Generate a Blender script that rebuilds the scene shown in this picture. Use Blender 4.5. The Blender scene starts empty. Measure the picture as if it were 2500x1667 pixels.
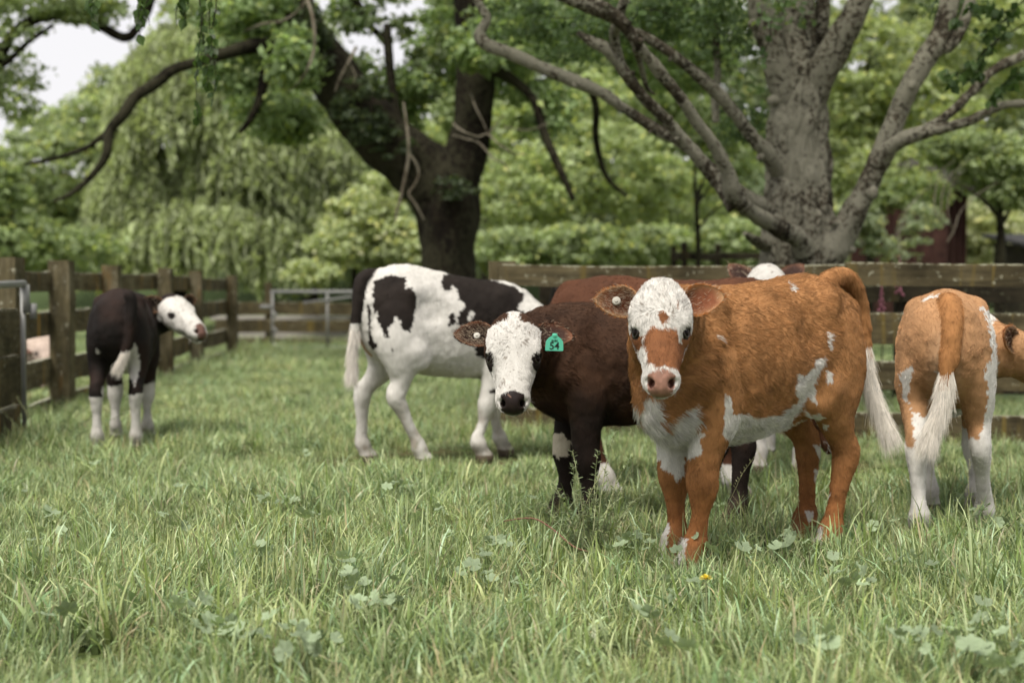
import bpy, math, random
import numpy as np
from mathutils import Vector, Matrix

# ------------------------------------------------------------------ camera, sky, sun, exposure
scene = bpy.context.scene
LINK = scene.collection.objects.link
F_PX, CX, CY, CAM_H = 3472.2, 1250.0, 833.5, 0.95        # measures taken on the 2500 px wide photograph
PITCH = math.atan(127.5 / F_PX)
camd = bpy.data.cameras.new('camera'); cam = bpy.data.objects.new('camera', camd); LINK(cam)
cam.location = (0, 0, CAM_H); cam.rotation_euler = (math.pi/2 - PITCH, 0, 0)
camd.lens = 50; camd.sensor_width = 36; camd.clip_start = 0.05; camd.clip_end = 600
camd.dof.use_dof = True; camd.dof.focus_distance = 4.75; camd.dof.aperture_fstop = 2.2
scene.camera = cam

SUN_EL, SUN_ROT = math.radians(60), math.radians(205)
world = bpy.data.worlds.new('World'); scene.world = world; world.use_nodes = True
wn = world.node_tree; wn.nodes.clear()
sky = wn.nodes.new('ShaderNodeTexSky'); sky.sky_type = 'NISHITA'; sky.sun_disc = False
sky.sun_elevation = SUN_EL; sky.sun_rotation = SUN_ROT; sky.dust_density = 3; sky.ozone_density = 1
sc_ = wn.nodes.new('ShaderNodeVectorMath'); sc_.operation = 'SCALE'; sc_.inputs['Scale'].default_value = 0.10
ov = wn.nodes.new('ShaderNodeMix'); ov.data_type = 'RGBA'; ov.inputs['Factor'].default_value = 0.9
ov.inputs['B'].default_value = (0.56, 0.545, 0.55, 1)         # the even white of a closed cloud cover
bg = wn.nodes.new('ShaderNodeBackground'); wo = wn.nodes.new('ShaderNodeOutputWorld')
wn.links.new(sky.outputs[0], sc_.inputs[0]); wn.links.new(sc_.outputs[0], ov.inputs['A'])
wn.links.new(ov.outputs['Result'], bg.inputs['Color']); bg.inputs['Strength'].default_value = 1.0
wn.links.new(bg.outputs[0], wo.inputs['Surface'])
sund = bpy.data.lights.new('sun', 'SUN'); sun = bpy.data.objects.new('sun', sund); LINK(sun)
sund.energy = 2.8; sund.angle = math.radians(26); sund.color = (1.0, 0.95, 0.86)
sun.rotation_euler = Vector((math.sin(SUN_ROT)*math.cos(SUN_EL), math.cos(SUN_ROT)*math.cos(SUN_EL), math.sin(SUN_EL))).to_track_quat('Z', 'Y').to_euler()
scene.view_settings.view_transform = 'Standard'; scene.view_settings.look = 'None'
scene.view_settings.gamma = 1.0; scene.view_settings.use_curve_mapping = False
scene.view_settings.exposure = 0.84
scene.cycles.max_bounces = 6; scene.cycles.diffuse_bounces = 3; scene.cycles.glossy_bounces = 2
scene.cycles.transmission_bounces = 4; scene.cycles.transparent_max_bounces = 6
scene.cycles.use_denoising = True
scene.cycles.use_adaptive_sampling = True; scene.cycles.adaptive_threshold = 0.02
try: scene.cycles_curves.shape = 'RIBBONS'
except Exception: pass

# ------------------------------------------------------------------ helpers
R = random.Random(7)
CP, SP = math.cos(PITCH), math.sin(PITCH)
def at(px, py, Y):
    """the point at depth Y seen at photo pixel (px, py)"""
    xc = (px-CX)/F_PX; yc = -(py-CY)/F_PX
    d = Vector((xc, CP + yc*SP, -SP + yc*CP))
    return Vector((0, 0, CAM_H)) + d * (Y/d.y)
def gx(px, Y):
    return (px-CX)/F_PX*Y
def proj(p):
    """world points (n,3) to photo pixels"""
    q = np.asarray(p, float) - np.array((0, 0, CAM_H))
    f = q[:, 1]*CP - q[:, 2]*SP; u = q[:, 1]*SP + q[:, 2]*CP
    return np.stack([CX + F_PX*q[:, 0]/f, CY - F_PX*u/f], 1)
def lin(r, g, b):
    f = lambda c: ((c/255+0.055)/1.055)**2.4 if c > 10 else c/255/12.92
    return np.array((f(r), f(g), f(b)))

def tag(o, label=None, cat=None, group=None, kind=None):
    if label: o['label'] = label
    if cat: o['category'] = cat
    if group: o['group'] = group
    if kind: o['kind'] = kind
    return o
def empty(name, loc, label=None, cat=None, group=None):
    o = bpy.data.objects.new(name, None); LINK(o); o.location = loc; o.empty_display_size = .1
    return tag(o, label, cat, group)
def mesh_obj(name, verts, faces, mat=None, parent=None, smooth=True, cols=None, wet=None, local=True):
    """verts (n,3), faces (m,3|4) numpy or list; cols per vertex (n,3) -> attribute Col"""
    me = bpy.data.meshes.new(name)
    verts = np.asarray(verts, np.float32)
    if isinstance(faces, np.ndarray):
        m, k = faces.shape
        me.vertices.add(len(verts)); me.vertices.foreach_set('co', verts.ravel())
        me.loops.add(m*k); me.loops.foreach_set('vertex_index', faces.astype(np.int32).ravel())
        me.polygons.add(m); me.polygons.foreach_set('loop_start', np.arange(0, m*k, k, dtype=np.int32))
        me.polygons.foreach_set('loop_total', np.full(m, k, np.int32))
        me.update(calc_edges=True); me.validate()
    else:
        me.from_pydata([tuple(map(float, v)) for v in verts], [], faces); me.update()
    if smooth: me.polygons.foreach_set('use_smooth', np.ones(len(me.polygons), bool))
    if cols is not None:
        a = me.color_attributes.new('Col', 'FLOAT_COLOR', 'POINT')
        c = np.ones((len(verts), 4), np.float32); c[:, :3] = cols
        if wet is not None: c[:, 3] = wet
        a.data.foreach_set('color', c.ravel())
    o = bpy.data.objects.new(name, me); LINK(o)
    if mat: me.materials.append(mat)
    if parent: o.parent = parent
    return o

def vnoise(p, scale, seed=0):
    """value noise in [-1,1] at points (n,3)"""
    q = np.asarray(p, np.float64)/scale + seed*17.13
    i = np.floor(q).astype(np.int64); f = q - i; f = f*f*(3-2*f)
    def h(a, b, c):
        v = (a*374761393 + b*668265263 + c*2147483647 + seed*974711) & 0x7fffffff
        v = ((v ^ (v >> 13))*1274126177) & 0x7fffffff
        return ((v ^ (v >> 16)) & 0xffff)/32767.5 - 1
    x, y, z = i.T; fx, fy, fz = f.T
    l = lambda a, b, t: a + (b-a)*t
    return l(l(l(h(x,y,z), h(x+1,y,z), fx), l(h(x,y+1,z), h(x+1,y+1,z), fx), fy),
             l(l(h(x,y,z+1), h(x+1,y,z+1), fx), l(h(x,y+1,z+1), h(x+1,y+1,z+1), fx), fy), fz)
def fbm(p, scale, seed=0, n=3):
    return sum(vnoise(p, scale/2**k, seed+k)*0.5**k for k in range(n))
def inpoly(pts, poly):
    x, y = pts[:, 0], pts[:, 1]; r = np.zeros(len(x), bool); j = len(poly)-1
    for i in range(len(poly)):
        xi, yi = poly[i]; xj, yj = poly[j]
        if yi != yj:
            c = ((yi > y) != (yj > y)) & (x < (xj-xi)*(y-yi)/(yj-yi)+xi)
            r ^= c
        j = i
    return r
def catmull(P, sub):
    P = np.asarray(P, float); n = len(P); out = []
    for i in range(n-1):
        p0 = P[max(i-1, 0)]; p1 = P[i]; p2 = P[i+1]; p3 = P[min(i+2, n-1)]
        for k in range(sub):
            t = k/sub
            out.append(.5*((2*p1)+(-p0+p2)*t+(2*p0-5*p1+4*p2-p3)*t*t+(-p0+3*p1-3*p2+p3)*t**3))
    out.append(P[-1]); return np.array(out)

# material makers
def nodes(name):
    m = bpy.data.materials.new(name); m.use_nodes = True; nt = m.node_tree; nt.nodes.clear()
    out = nt.nodes.new('ShaderNodeOutputMaterial'); b = nt.nodes.new('ShaderNodeBsdfPrincipled')
    nt.links.new(b.outputs[0], out.inputs['Surface'])
    return m, nt, b, out
def N(nt, t, **kw):
    n = nt.nodes.new(t)
    for k, v in kw.items():
        if k in n.inputs: n.inputs[k].default_value = v
        else: setattr(n, k, v)
    return n
def ramp(nt, stops, interp='LINEAR'):
    n = nt.nodes.new('ShaderNodeValToRGB'); cr = n.color_ramp; cr.interpolation = interp
    while len(cr.elements) < len(stops): cr.elements.new(.5)
    for e, (p, c) in zip(cr.elements, stops): e.position = p; e.color = (*c, 1) if len(c) == 3 else c
    return n
def simple_mat(name, col, rough=.6, metal=0, spec=.5):
    m, nt, b, o = nodes(name); b.inputs['Base Color'].default_value = (*col, 1)
    b.inputs['Roughness'].default_value = rough; b.inputs['Metallic'].default_value = metal
    b.inputs['Specular IOR Level'].default_value = spec
    return m
# ------------------------------------------------------------------ materials of the place
def wood_material(name, c1, c2, c3, stain=(.23, .11, .02), lichen=(.30, .31, .24), upright=False):
    m, nt, b, o = nodes(name); tc = N(nt, 'ShaderNodeTexCoord'); oi = N(nt, 'ShaderNodeObjectInfo')
    ad = N(nt, 'ShaderNodeVectorMath', operation='ADD'); sc = N(nt, 'ShaderNodeVectorMath', operation='SCALE'); sc.inputs['Scale'].default_value = 40
    nt.links.new(oi.outputs['Random'], sc.inputs[0]); nt.links.new(tc.outputs['Object'], ad.inputs[0]); nt.links.new(sc.outputs[0], ad.inputs[1])
    def noise(scale, mp, det=5, rough=.6):
        mm = N(nt, 'ShaderNodeMapping'); mm.inputs['Scale'].default_value = mp; nt.links.new(ad.outputs[0], mm.inputs[0])
        n = N(nt, 'ShaderNodeTexNoise', Scale=scale, Detail=float(det), Roughness=rough); nt.links.new(mm.outputs[0], n.inputs['Vector']); return n
    big = noise(3.0, (1, 1, 1)); grain = noise(30, (.12, 1, 1), 6); stn = noise(4.0, (.18, 2.2, 2.2) if upright else (2.2, .6, .18), 4)
    r1 = ramp(nt, [(.3, c1), (.52, c2), (.72, c3)]); nt.links.new(big.outputs[0], r1.inputs[0])
    r2 = ramp(nt, [(.35, (.45, .45, .45)), (.65, (1.1, 1.1, 1.1))]); nt.links.new(grain.outputs[0], r2.inputs[0])
    mx = N(nt, 'ShaderNodeMix', data_type='RGBA', blend_type='MULTIPLY'); mx.inputs['Factor'].default_value = .85
    nt.links.new(r1.outputs[0], mx.inputs['A']); nt.links.new(r2.outputs[0], mx.inputs['B'])
    rs = ramp(nt, [(.56, (0, 0, 0)), (.66, (1, 1, 1))]); nt.links.new(stn.outputs[0], rs.inputs[0])
    m2 = N(nt, 'ShaderNodeMix', data_type='RGBA'); nt.links.new(rs.outputs[0], m2.inputs['Factor']); nt.links.new(mx.outputs['Result'], m2.inputs['A']); m2.inputs['B'].default_value = (*stain, 1)
    # lichen crust on upward faces and in spots
    ge = N(nt, 'ShaderNodeNewGeometry'); sx = N(nt, 'ShaderNodeSeparateXYZ'); nt.links.new(ge.outputs['Normal'], sx.inputs[0])
    ln = noise(22, (1, 1, 1), 5, .7); ma = N(nt, 'ShaderNodeMath', operation='MULTIPLY_ADD'); nt.links.new(sx.outputs['Z'], ma.inputs[0]); ma.inputs[1].default_value = .42; nt.links.new(ln.outputs[0], ma.inputs[2])
    rl = ramp(nt, [(.60, (0, 0, 0)), (.70, (1, 1, 1))]); nt.links.new(ma.outputs[0], rl.inputs[0])
    m3 = N(nt, 'ShaderNodeMix', data_type='RGBA'); nt.links.new(rl.outputs[0], m3.inputs['Factor']); nt.links.new(m2.outputs['Result'], m3.inputs['A']); m3.inputs['B'].default_value = (*lichen, 1)
    nt.links.new(m3.outputs['Result'], b.inputs['Base Color']); b.inputs['Roughness'].default_value = .9; b.inputs['Specular IOR Level'].default_value = .2
    bp = N(nt, 'ShaderNodeBump', Strength=.6, Distance=.006); nt.links.new(grain.outputs[0], bp.inputs['Height']); nt.links.new(bp.outputs[0], b.inputs['Normal'])
    return m
M_WOOD_R = wood_material('weathered_board', (.045, .036, .018), (.10, .080, .042), (.15, .125, .07), (.13, .095, .028), (.30, .29, .21))
M_WOOD_L = wood_material('rain_stained_board', (.045, .036, .019), (.105, .085, .046), (.19, .165, .10), (.26, .15, .03), (.36, .35, .27))
M_POST_L = wood_material('rain_stained_post', (.05, .042, .022), (.11, .092, .05), (.19, .165, .11), (.17, .085, .02), (.36, .35, .27), True)
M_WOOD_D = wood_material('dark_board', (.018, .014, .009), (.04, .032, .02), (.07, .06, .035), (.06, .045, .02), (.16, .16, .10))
M_GALV = simple_mat('galvanised_steel', (.26, .26, .25), .6, .35)
M_CONC = simple_mat('pale_concrete', (.27, .25, .23), .9)
M_BARN = wood_material('red_barn_board', (.030, .014, .011), (.052, .023, .018), (.07, .034, .027), (.045, .021, .016), (.12, .05, .035))

def bark_material(name, c1, c2, lich, amount, scale=1.0):
    m, nt, b, o = nodes(name); tc = N(nt, 'ShaderNodeTexCoord')
    mm = N(nt, 'ShaderNodeMapping'); mm.inputs['Scale'].default_value = (1, 1, .45); nt.links.new(tc.outputs['Object'], mm.inputs[0])
    n1 = N(nt, 'ShaderNodeTexNoise', Scale=13.0*scale, Detail=9.0, Roughness=.78); nt.links.new(mm.outputs[0], n1.inputs['Vector'])
    vo = N(nt, 'ShaderNodeTexVoronoi', Scale=24.0*scale, feature='DISTANCE_TO_EDGE'); nt.links.new(mm.outputs[0], vo.inputs['Vector'])
    n2 = N(nt, 'ShaderNodeTexNoise', Scale=30.0*scale, Detail=7.0, Roughness=.72); nt.links.new(tc.outputs['Object'], n2.inputs['Vector'])
    n3 = N(nt, 'ShaderNodeTexNoise', Scale=2.6*scale, Detail=3.0); nt.links.new(tc.outputs['Object'], n3.inputs['Vector'])
    r1 = ramp(nt, [(.40, c1), (.60, c2)]); nt.links.new(n1.outputs[0], r1.inputs[0])
    ad = N(nt, 'ShaderNodeMath', operation='MULTIPLY_ADD'); nt.links.new(n3.outputs[0], ad.inputs[0]); ad.inputs[1].default_value = .75; nt.links.new(n2.outputs[0], ad.inputs[2])
    rl = ramp(nt, [(.91-.25*amount, (0, 0, 0)), (1.0-.25*amount, (1, 1, 1))]); nt.links.new(ad.outputs[0], rl.inputs[0])
    m3 = N(nt, 'ShaderNodeMix', data_type='RGBA'); nt.links.new(rl.outputs[0], m3.inputs['Factor']); nt.links.new(r1.outputs[0], m3.inputs['A']); m3.inputs['B'].default_value = (*lich, 1)
    rc = ramp(nt, [(0.0, (.45, .43, .4)), (.05, (1, 1, 1))]); nt.links.new(vo.outputs['Distance'], rc.inputs[0])
    m4 = N(nt, 'ShaderNodeMix', data_type='RGBA', blend_type='MULTIPLY'); m4.inputs['Factor'].default_value = .35
    nt.links.new(m3.outputs['Result'], m4.inputs['A']); nt.links.new(rc.outputs[0], m4.inputs['B'])
    nt.links.new(m4.outputs['Result'], b.inputs['Base Color']); b.inputs['Roughness'].default_value = .95; b.inputs['Specular IOR Level'].default_value = .15
    b1 = N(nt, 'ShaderNodeBump', Strength=1.0, Distance=.035); nt.links.new(n1.outputs[0], b1.inputs['Height'])
    b2 = N(nt, 'ShaderNodeBump', Strength=.35, Distance=.006); nt.links.new(vo.outputs['Distance'], b2.inputs['Height']); nt.links.new(b1.outputs[0], b2.inputs['Normal'])
    nt.links.new(b2.outputs[0], b.inputs['Normal']); return m
M_BARK_GREY = bark_material('lichened_bark', (.014, .0105, .007), (.10, .082, .058), (.27, .255, .20), .40)
M_BARK_DARK = bark_material('dark_bark', (.0025, .0018, .001), (.014, .010, .006), (.03, .028, .016), .35, .6)
M_DEAD = bark_material('dead_wood', (.05, .038, .025), (.12, .10, .07), (.18, .16, .12), .5)

def leaf_material(name, rough=.5, trans=.45, bright=1.0):
    m, nt, b, o = nodes(name); a = N(nt, 'ShaderNodeAttribute'); a.attribute_name = 'Col'
    nt.links.new(a.outputs['Color'], b.inputs['Base Color']); b.inputs['Roughness'].default_value = rough; b.inputs['Specular IOR Level'].default_value = .35
    t = N(nt, 'ShaderNodeBsdfTranslucent'); mx = N(nt, 'ShaderNodeMixShader'); mx.inputs[0].default_value = trans
    g = N(nt, 'ShaderNodeMix', data_type='RGBA', blend_type='MULTIPLY'); g.inputs['Factor'].default_value = 1; g.inputs['B'].default_value = (1.2, 1.25, .72, 1)
    nt.links.new(a.outputs['Color'], g.inputs['A']); nt.links.new(g.outputs['Result'], t.inputs['Color'])
    nt.links.new(b.outputs[0], mx.inputs[1]); nt.links.new(t.outputs[0], mx.inputs[2]); nt.links.new(mx.outputs[0], o.inputs['Surface'])
    return m
M_LEAF = leaf_material('leaf')
def grass_material():
    m, nt, b, o = nodes('grass_blade'); a = N(nt, 'ShaderNodeAttribute'); a.attribute_name = 'Col'; oi = N(nt, 'ShaderNodeObjectInfo')
    r = ramp(nt, [(0, (.80, .86, .80)), (.5, (1, 1, 1)), (1, (1.18, 1.08, .95))]); nt.links.new(oi.outputs['Random'], r.inputs[0])
    mm = N(nt, 'ShaderNodeMix', data_type='RGBA', blend_type='MULTIPLY'); mm.inputs['Factor'].default_value = 1
    nt.links.new(a.outputs['Color'], mm.inputs['A']); nt.links.new(r.outputs[0], mm.inputs['B']); nt.links.new(mm.outputs['Result'], b.inputs['Base Color'])
    b.inputs['Roughness'].default_value = .42; b.inputs['Specular IOR Level'].default_value = .5
    t = N(nt, 'ShaderNodeBsdfTranslucent'); mx = N(nt, 'ShaderNodeMixShader'); mx.inputs[0].default_value = .27
    nt.links.new(mm.outputs['Result'], t.inputs['Color']); nt.links.new(b.outputs[0], mx.inputs[1]); nt.links.new(t.outputs[0], mx.inputs[2]); nt.links.new(mx.outputs[0], o.inputs['Surface'])
    return m
M_GRASS = grass_material()

# ------------------------------------------------------------------ ground
def ground_z(x, y):
    p = np.stack([np.asarray(x, float), np.asarray(y, float), np.zeros_like(np.asarray(x, float))], 1)
    return .022*vnoise(p, .9, 3)+.012*vnoise(p, .35, 4)-.010
def ground_material():
    m, nt, b, o = nodes('soil_and_turf'); tc = N(nt, 'ShaderNodeTexCoord')
    n1 = N(nt, 'ShaderNodeTexNoise', Scale=1.6, Detail=6.0); n2 = N(nt, 'ShaderNodeTexNoise', Scale=25.0, Detail=6.0)
    for n in (n1, n2): nt.links.new(tc.outputs['Object'], n.inputs['Vector'])
    r1 = ramp(nt, [(.42, (.10, .14, .042)), (.62, (.13, .11, .055))]); nt.links.new(n1.outputs[0], r1.inputs[0])
    r2 = ramp(nt, [(.3, (.35, .35, .35)), (.7, (1.2, 1.2, 1.2))]); nt.links.new(n2.outputs[0], r2.inputs[0])
    mx = N(nt, 'ShaderNodeMix', data_type='RGBA', blend_type='MULTIPLY'); mx.inputs['Factor'].default_value = 1
    nt.links.new(r1.outputs[0], mx.inputs['A']); nt.links.new(r2.outputs[0], mx.inputs['B'])
    nt.links.new(mx.outputs['Result'], b.inputs['Base Color']); b.inputs['Roughness'].default_value = 1; b.inputs['Specular IOR Level'].default_value = .1
    return m
gxs = np.concatenate([np.linspace(-260, -12, 24), np.linspace(-11, 11, 150), np.linspace(12, 260, 24)])
gys = np.concatenate([np.linspace(-60, 1, 12), np.linspace(1.3, 28, 180), np.linspace(30, 420, 30)])
GXX, GYY = np.meshgrid(gxs, gys); nxg, nyg = len(gxs), len(gys)
ii = np.arange(nxg*nyg).reshape(nyg, nxg)
gf = np.stack([ii[:-1, :-1].ravel(), ii[:-1, 1:].ravel(), ii[1:, 1:].ravel(), ii[1:, :-1].ravel()], 1)
gv = np.stack([GXX.ravel(), GYY.ravel(), ground_z(GXX.ravel(), GYY.ravel())], 1)
tag(mesh_obj('ground', gv, gf, ground_material()), 'trodden paddock soil under the grass', 'ground', kind='structure')

# ------------------------------------------------------------------ boards, posts, tubes
BOARD_N = [0]
def board(p, q, w, t, mat, parent, name='board', up=(0, 0, 1), nseg=14):
    """an uneven sawn board from p to q (middle line), w high, t thick"""
    BOARD_N[0] += 1; sd = BOARD_N[0]
    p = Vector(p); q = Vector(q); X = (q-p); L = X.length; X.normalize(); Z = Vector(up); Y = Z.cross(X).normalized(); Z = X.cross(Y)
    xs = np.linspace(0, L, nseg+1); prof = [(-.5, -.5), (-.5, .44), (-.42, .5), (.42, .5), (.5, .44), (.5, -.5)]; k = len(prof); V = []
    q1 = np.stack([xs, np.full_like(xs, sd*3.1), 0*xs], 1)
    top = .035*w*vnoise(q1*[1, 1, 1], .35, sd)+.02*w*vnoise(q1, .09, sd+3); bot = .04*w*vnoise(q1, .4, sd+9); sag = -.012*np.sin(np.pi*xs/L)*(L/2.4)+.004*vnoise(q1, .8, sd+5); bow = .008*vnoise(q1, .9, sd+7)
    for i, x in enumerate(xs):
        ex = .006*R.uniform(-1, 1) if i in (0, nseg) else 0
        for a, b in prof: V.append((x+ex, a*t+bow[i], b*w+(top[i] if b > 0 else bot[i])+sag[i]))
    F = []
    for i in range(nseg):
        for j in range(k):
            a = i*k+j; c = i*k+(j+1) % k; F.append((a, a+k, c+k, c))
    F.append(tuple(range(k))); F.append(tuple(nseg*k+j for j in range(k-1, -1, -1)))
    o = mesh_obj(name, V, F, mat, None, False); M = Matrix((X, Y, Z)).transposed().to_4x4(); M.translation = p
    o.matrix_world = M
    if parent: o.parent = parent; o.matrix_parent_inverse = Matrix.Identity(4); o.matrix_local = parent_inv(parent) @ M
    return o
def parent_inv(o):
    m = Matrix.Translation(o.location) @ o.rotation_euler.to_matrix().to_4x4(); return m.inverted()
def tube(name, pts, mat, parent=None, ring=10, sub=4, rough=.0, seed=0, cols=None, furrow=0):
    """rows x y z r in the parent's space"""
    C = catmull(pts, sub) if sub > 1 else np.array(pts, float); n = len(C); V = np.zeros((n, ring, 3)); P = C[:, :3]; r = np.maximum(C[:, 3], 1e-4)
    T = np.gradient(P, axis=0); T /= np.linalg.norm(T, axis=1)[:, None]+1e-9
    u = np.cross(T[0], (0.3, .9, .2)); u /= np.linalg.norm(u)
    ang = np.linspace(0, 2*np.pi, ring, endpoint=False)
    for i in range(n):
        u = u-T[i]*u.dot(T[i]); u /= np.linalg.norm(u); w = np.cross(T[i], u)
        V[i] = P[i]+r[i]*(np.cos(ang)[:, None]*u+np.sin(ang)[:, None]*w)
    V = V.reshape(-1, 3)
    if rough:
        rr = np.repeat(r, ring); nrm = (V-np.repeat(P, ring, 0))/rr[:, None]
        q = V*np.array((1, 1, .55)); V = V+nrm*(rr*rough*(fbm(q, .30, seed)*.8+.40*vnoise(q, .08, seed+2)+.32*vnoise(V*np.array((1, 1, .30)), .035, seed+4)))[:, None]
        if furrow: V = V-nrm*(rr*furrow*((1-np.abs(vnoise(V*np.array((1, 1, .16)), .075, seed+6)))**5+.7*(1-np.abs(vnoise(V*np.array((1, 1, .22)), .04, seed+7)))**5))[:, None]
    a = np.arange(n*ring).reshape(n, ring); b = np.roll(a, -1, 1)
    F = np.stack([a[:-1].ravel(), b[:-1].ravel(), b[1:].ravel(), a[1:].ravel()], 1)
    V = np.concatenate([V, P[:1], P[-1:]]); c0, c1 = n*ring, n*ring+1
    caps = [(c0, b[0, j], a[0, j], a[0, j]) for j in range(ring)]+[(c1, a[-1, j], b[-1, j], b[-1, j]) for j in range(ring)]
    Fl = [tuple(map(int, f)) for f in F]+[tuple(map(int, f[:3])) for f in caps]
    return V, Fl
def tube_obj(name, pts, mat, parent=None, **kw):
    V, F = tube(name, pts, mat, **kw); return mesh_obj(name, V, F, mat, parent, True)
def join(parts):
    V = []; F = []; n = 0
    for v, f in parts: V.append(np.asarray(v)); F += [tuple(i+n for i in t) for t in f]; n += len(v)
    return np.concatenate(V), F
def post(x, y, h, w, mat, parent, rz=0, z0=-.12, name='post'):
    o = board((0, 0, 0), (h-z0, 0, 0), w, w, mat, None, name, (0, 0, 1), 9)
    # stand it up
    M = Matrix.Translation((x, y, z0)) @ Matrix.Rotation(rz, 4, 'Z') @ Matrix.Rotation(-math.pi/2+R.uniform(-.012, .012), 4, 'Y')
    o.parent = parent; o.matrix_local = parent_inv(parent) @ M; return o

# ------------------------------------------------------------------ fences and gates
def fence(name, label, pts, heights, rails, mat, pw=.11, th=.04, side=-1, posts=None, group=None, pmat=None):
    f = empty(name, (pts[0][0], pts[0][1], 0), label, 'fence', group)
    for k, (x, y) in enumerate(pts):
        if posts is None or posts[k]: post(x, y, heights[k], pw if np.isscalar(pw) else pw[k], pmat or mat, f)
    for k in range(len(pts)-1):
        (x0, y0), (x1, y1) = pts[k], pts[k+1]; dx, dy = x1-x0, y1-y0; L = math.hypot(dx, dy); nx, ny = -dy/L*side, dx/L*side
        o_ = ((pw if np.isscalar(pw) else .12)/2+th/2+.004)
        for z0, z1 in rails:
            j0, j1, jw = R.uniform(-.012, .012), R.uniform(-.012, .012), R.uniform(-.008, .008); sgn = 0.003*(k % 2)
            board((x0+nx*(o_+sgn)+dx/L*.003, y0+ny*(o_+sgn), (z0+z1)/2+j0), (x1+nx*(o_+sgn)-dx/L*.003, y1+ny*(o_+sgn), (z0+z1)/2+j1), z1-z0+jw, th, mat, f)
    return f
yr = lambda x: 9.25-.19*(x+.1)                 # the right fence line
RF = [(x, yr(x)) for x in (-.07, 2.06, 4.4)]
fence('paddock_fence', 'mossy board fence on the right with four wide rails', RF, [1.135, 1.02, 1.02], [(.97, 1.115), (.63, .825), (.34, .515), (.03, .205)], M_WOOD_R, pw=[.17, .12, .12])
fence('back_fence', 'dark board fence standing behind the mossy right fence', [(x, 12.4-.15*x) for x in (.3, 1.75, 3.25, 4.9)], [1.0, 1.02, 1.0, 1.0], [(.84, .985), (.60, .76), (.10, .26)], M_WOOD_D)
LF = [(-3.50, 9.85), (-3.63, 11.45), (-3.70, 13.15), (-3.60, 14.75), (-3.82, 17.2), (-3.98, 20.2)]
LH = [1.17, 1.175, 1.17, 1.165, 1.17, 1.15]
fence('left_fence', 'rain stained board fence with square posts running away on the left', LF, LH, [(.94, 1.105), (.59, .79), (.20, .40), (-.05, .085)], M_WOOD_L, pw=[.20, .165, .145, .14, .14, .14], th=.038, side=1, pmat=M_POST_L)
fence('far_fence', 'low board fence across the far end behind the metal gate', [(-4.75, 22.7), (-3.95+.02, 23.0), (-1.2, 23.3), (1.6, 23.5), (4.6, 23.6)], [.9, 1.06, .9, .9, .9], [(.54, .75), (.27, .475), (-.02, .165)], M_WOOD_R, posts=[0, 1, 1, 1, 1])
fence('yard_rails', 'thin rails of a far yard between the two big trees', [(2.28, 20.2), (2.42, 20.1), (2.92, 20.3), (4.2, 20.4)], [1.55, 1.62, 1.60, 1.5], [(1.36, 1.47), (.95, 1.1)], M_WOOD_D, pw=.08)
tr_ = mesh_obj('concrete_trough', *join([(np.array([(x, y, z) for x in (-5.35, -3.0) for y in (25.6, 26.2) for z in (-.05, .40)])+0, [(0, 1, 3, 2), (4, 6, 7, 5), (0, 4, 5, 1), (2, 3, 7, 6), (1, 5, 7, 3), (0, 2, 6, 4)]),
   (np.array([(x, y, z) for x in (-5.42, -2.93) for y in (25.53, 26.27) for z in (.402, .46)]), [(0, 1, 3, 2), (4, 6, 7, 5), (0, 4, 5, 1), (2, 3, 7, 6), (1, 5, 7, 3), (0, 2, 6, 4)])]), M_CONC, None, False)
tag(tr_, 'pale concrete trough seen through the far rails', 'trough')
# metal gate at the far end
g_ = empty('metal_gate', (-3.67, 21.8, 0), 'galvanised metal farm gate at the far end of the paddock', 'gate')
def gt(name, pts, r=.022): tube_obj(name, [(x+3.67, y-21.8, z, r) for x, y, z in pts], M_GALV, g_, ring=8, sub=1)
gt('gate_frame', [(-3.67, 21.8, .03), (-3.67, 21.8, .905)]); gt('gate_frame', [(-3.70, 21.8, .91), (-1.0, 21.85, .905)], .027); gt('gate_frame', [(-3.67, 21.8, .05), (-1.0, 21.85, .05)])
gt('upright', [(-2.83, 21.81, .05), (-2.83, 21.81, .89)]); gt('brace', [(-3.2, 21.78, .74), (-2.0, 21.80, .89)], .016); gt('hinge', [(-3.86, 21.8, .68), (-3.66, 21.8, .68)], .03)
for z in (.60, .36, .12): gt('latch_chain', [(-3.66, 21.77, z), (-3.60, 21.76, z-.04), (-3.64, 21.77, z-.08)], .02)
# wooden gate on the left, coming towards the camera
g2 = empty('board_gate', (-3.14, 9.0, 0), 'heavy board gate with a metal edge at the left border', 'gate')
A_, B_ = Vector((-3.14, 9.0, 0)), Vector((-2.98, 7.1, 0)); ud = (B_-A_).normalized()
for z0, z1 in ((.545, .84), (.24, .535), (.02, .225)):
    board(A_+Vector((0, 0, (z0+z1)/2)), A_+ud*1.9+Vector((0, 0, (z0+z1)/2)), z1-z0, .045, M_WOOD_L, g2)
def g2t(name, pts, r): tube_obj(name, [(*(Vector(p)-A_), r) for p in pts], M_GALV, g2, ring=8, sub=1)
off = Vector((.045, 0, 0))
g2t('metal_edge', [A_+off*.9-ud*.02+Vector((0, 0, .02)), A_+off*.9-ud*.02+Vector((0, 0, .985))], .016)
g2t('top_bar', [A_+off-ud*.03+Vector((0, 0, .985)), A_+off+ud*1.9+Vector((0, 0, .955))], .024)
g2t('bracket', [A_+off*1.2-ud*.03+Vector((0, 0, .80)), A_+off*1.2-ud*.03+Vector((0, 0, .98))], .028)
g2t('bracket', [A_+off*2.2-ud*.05+Vector((0, 0, .76)), A_+off*2.2-ud*.05+Vector((0, 0, .86))], .022)

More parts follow.
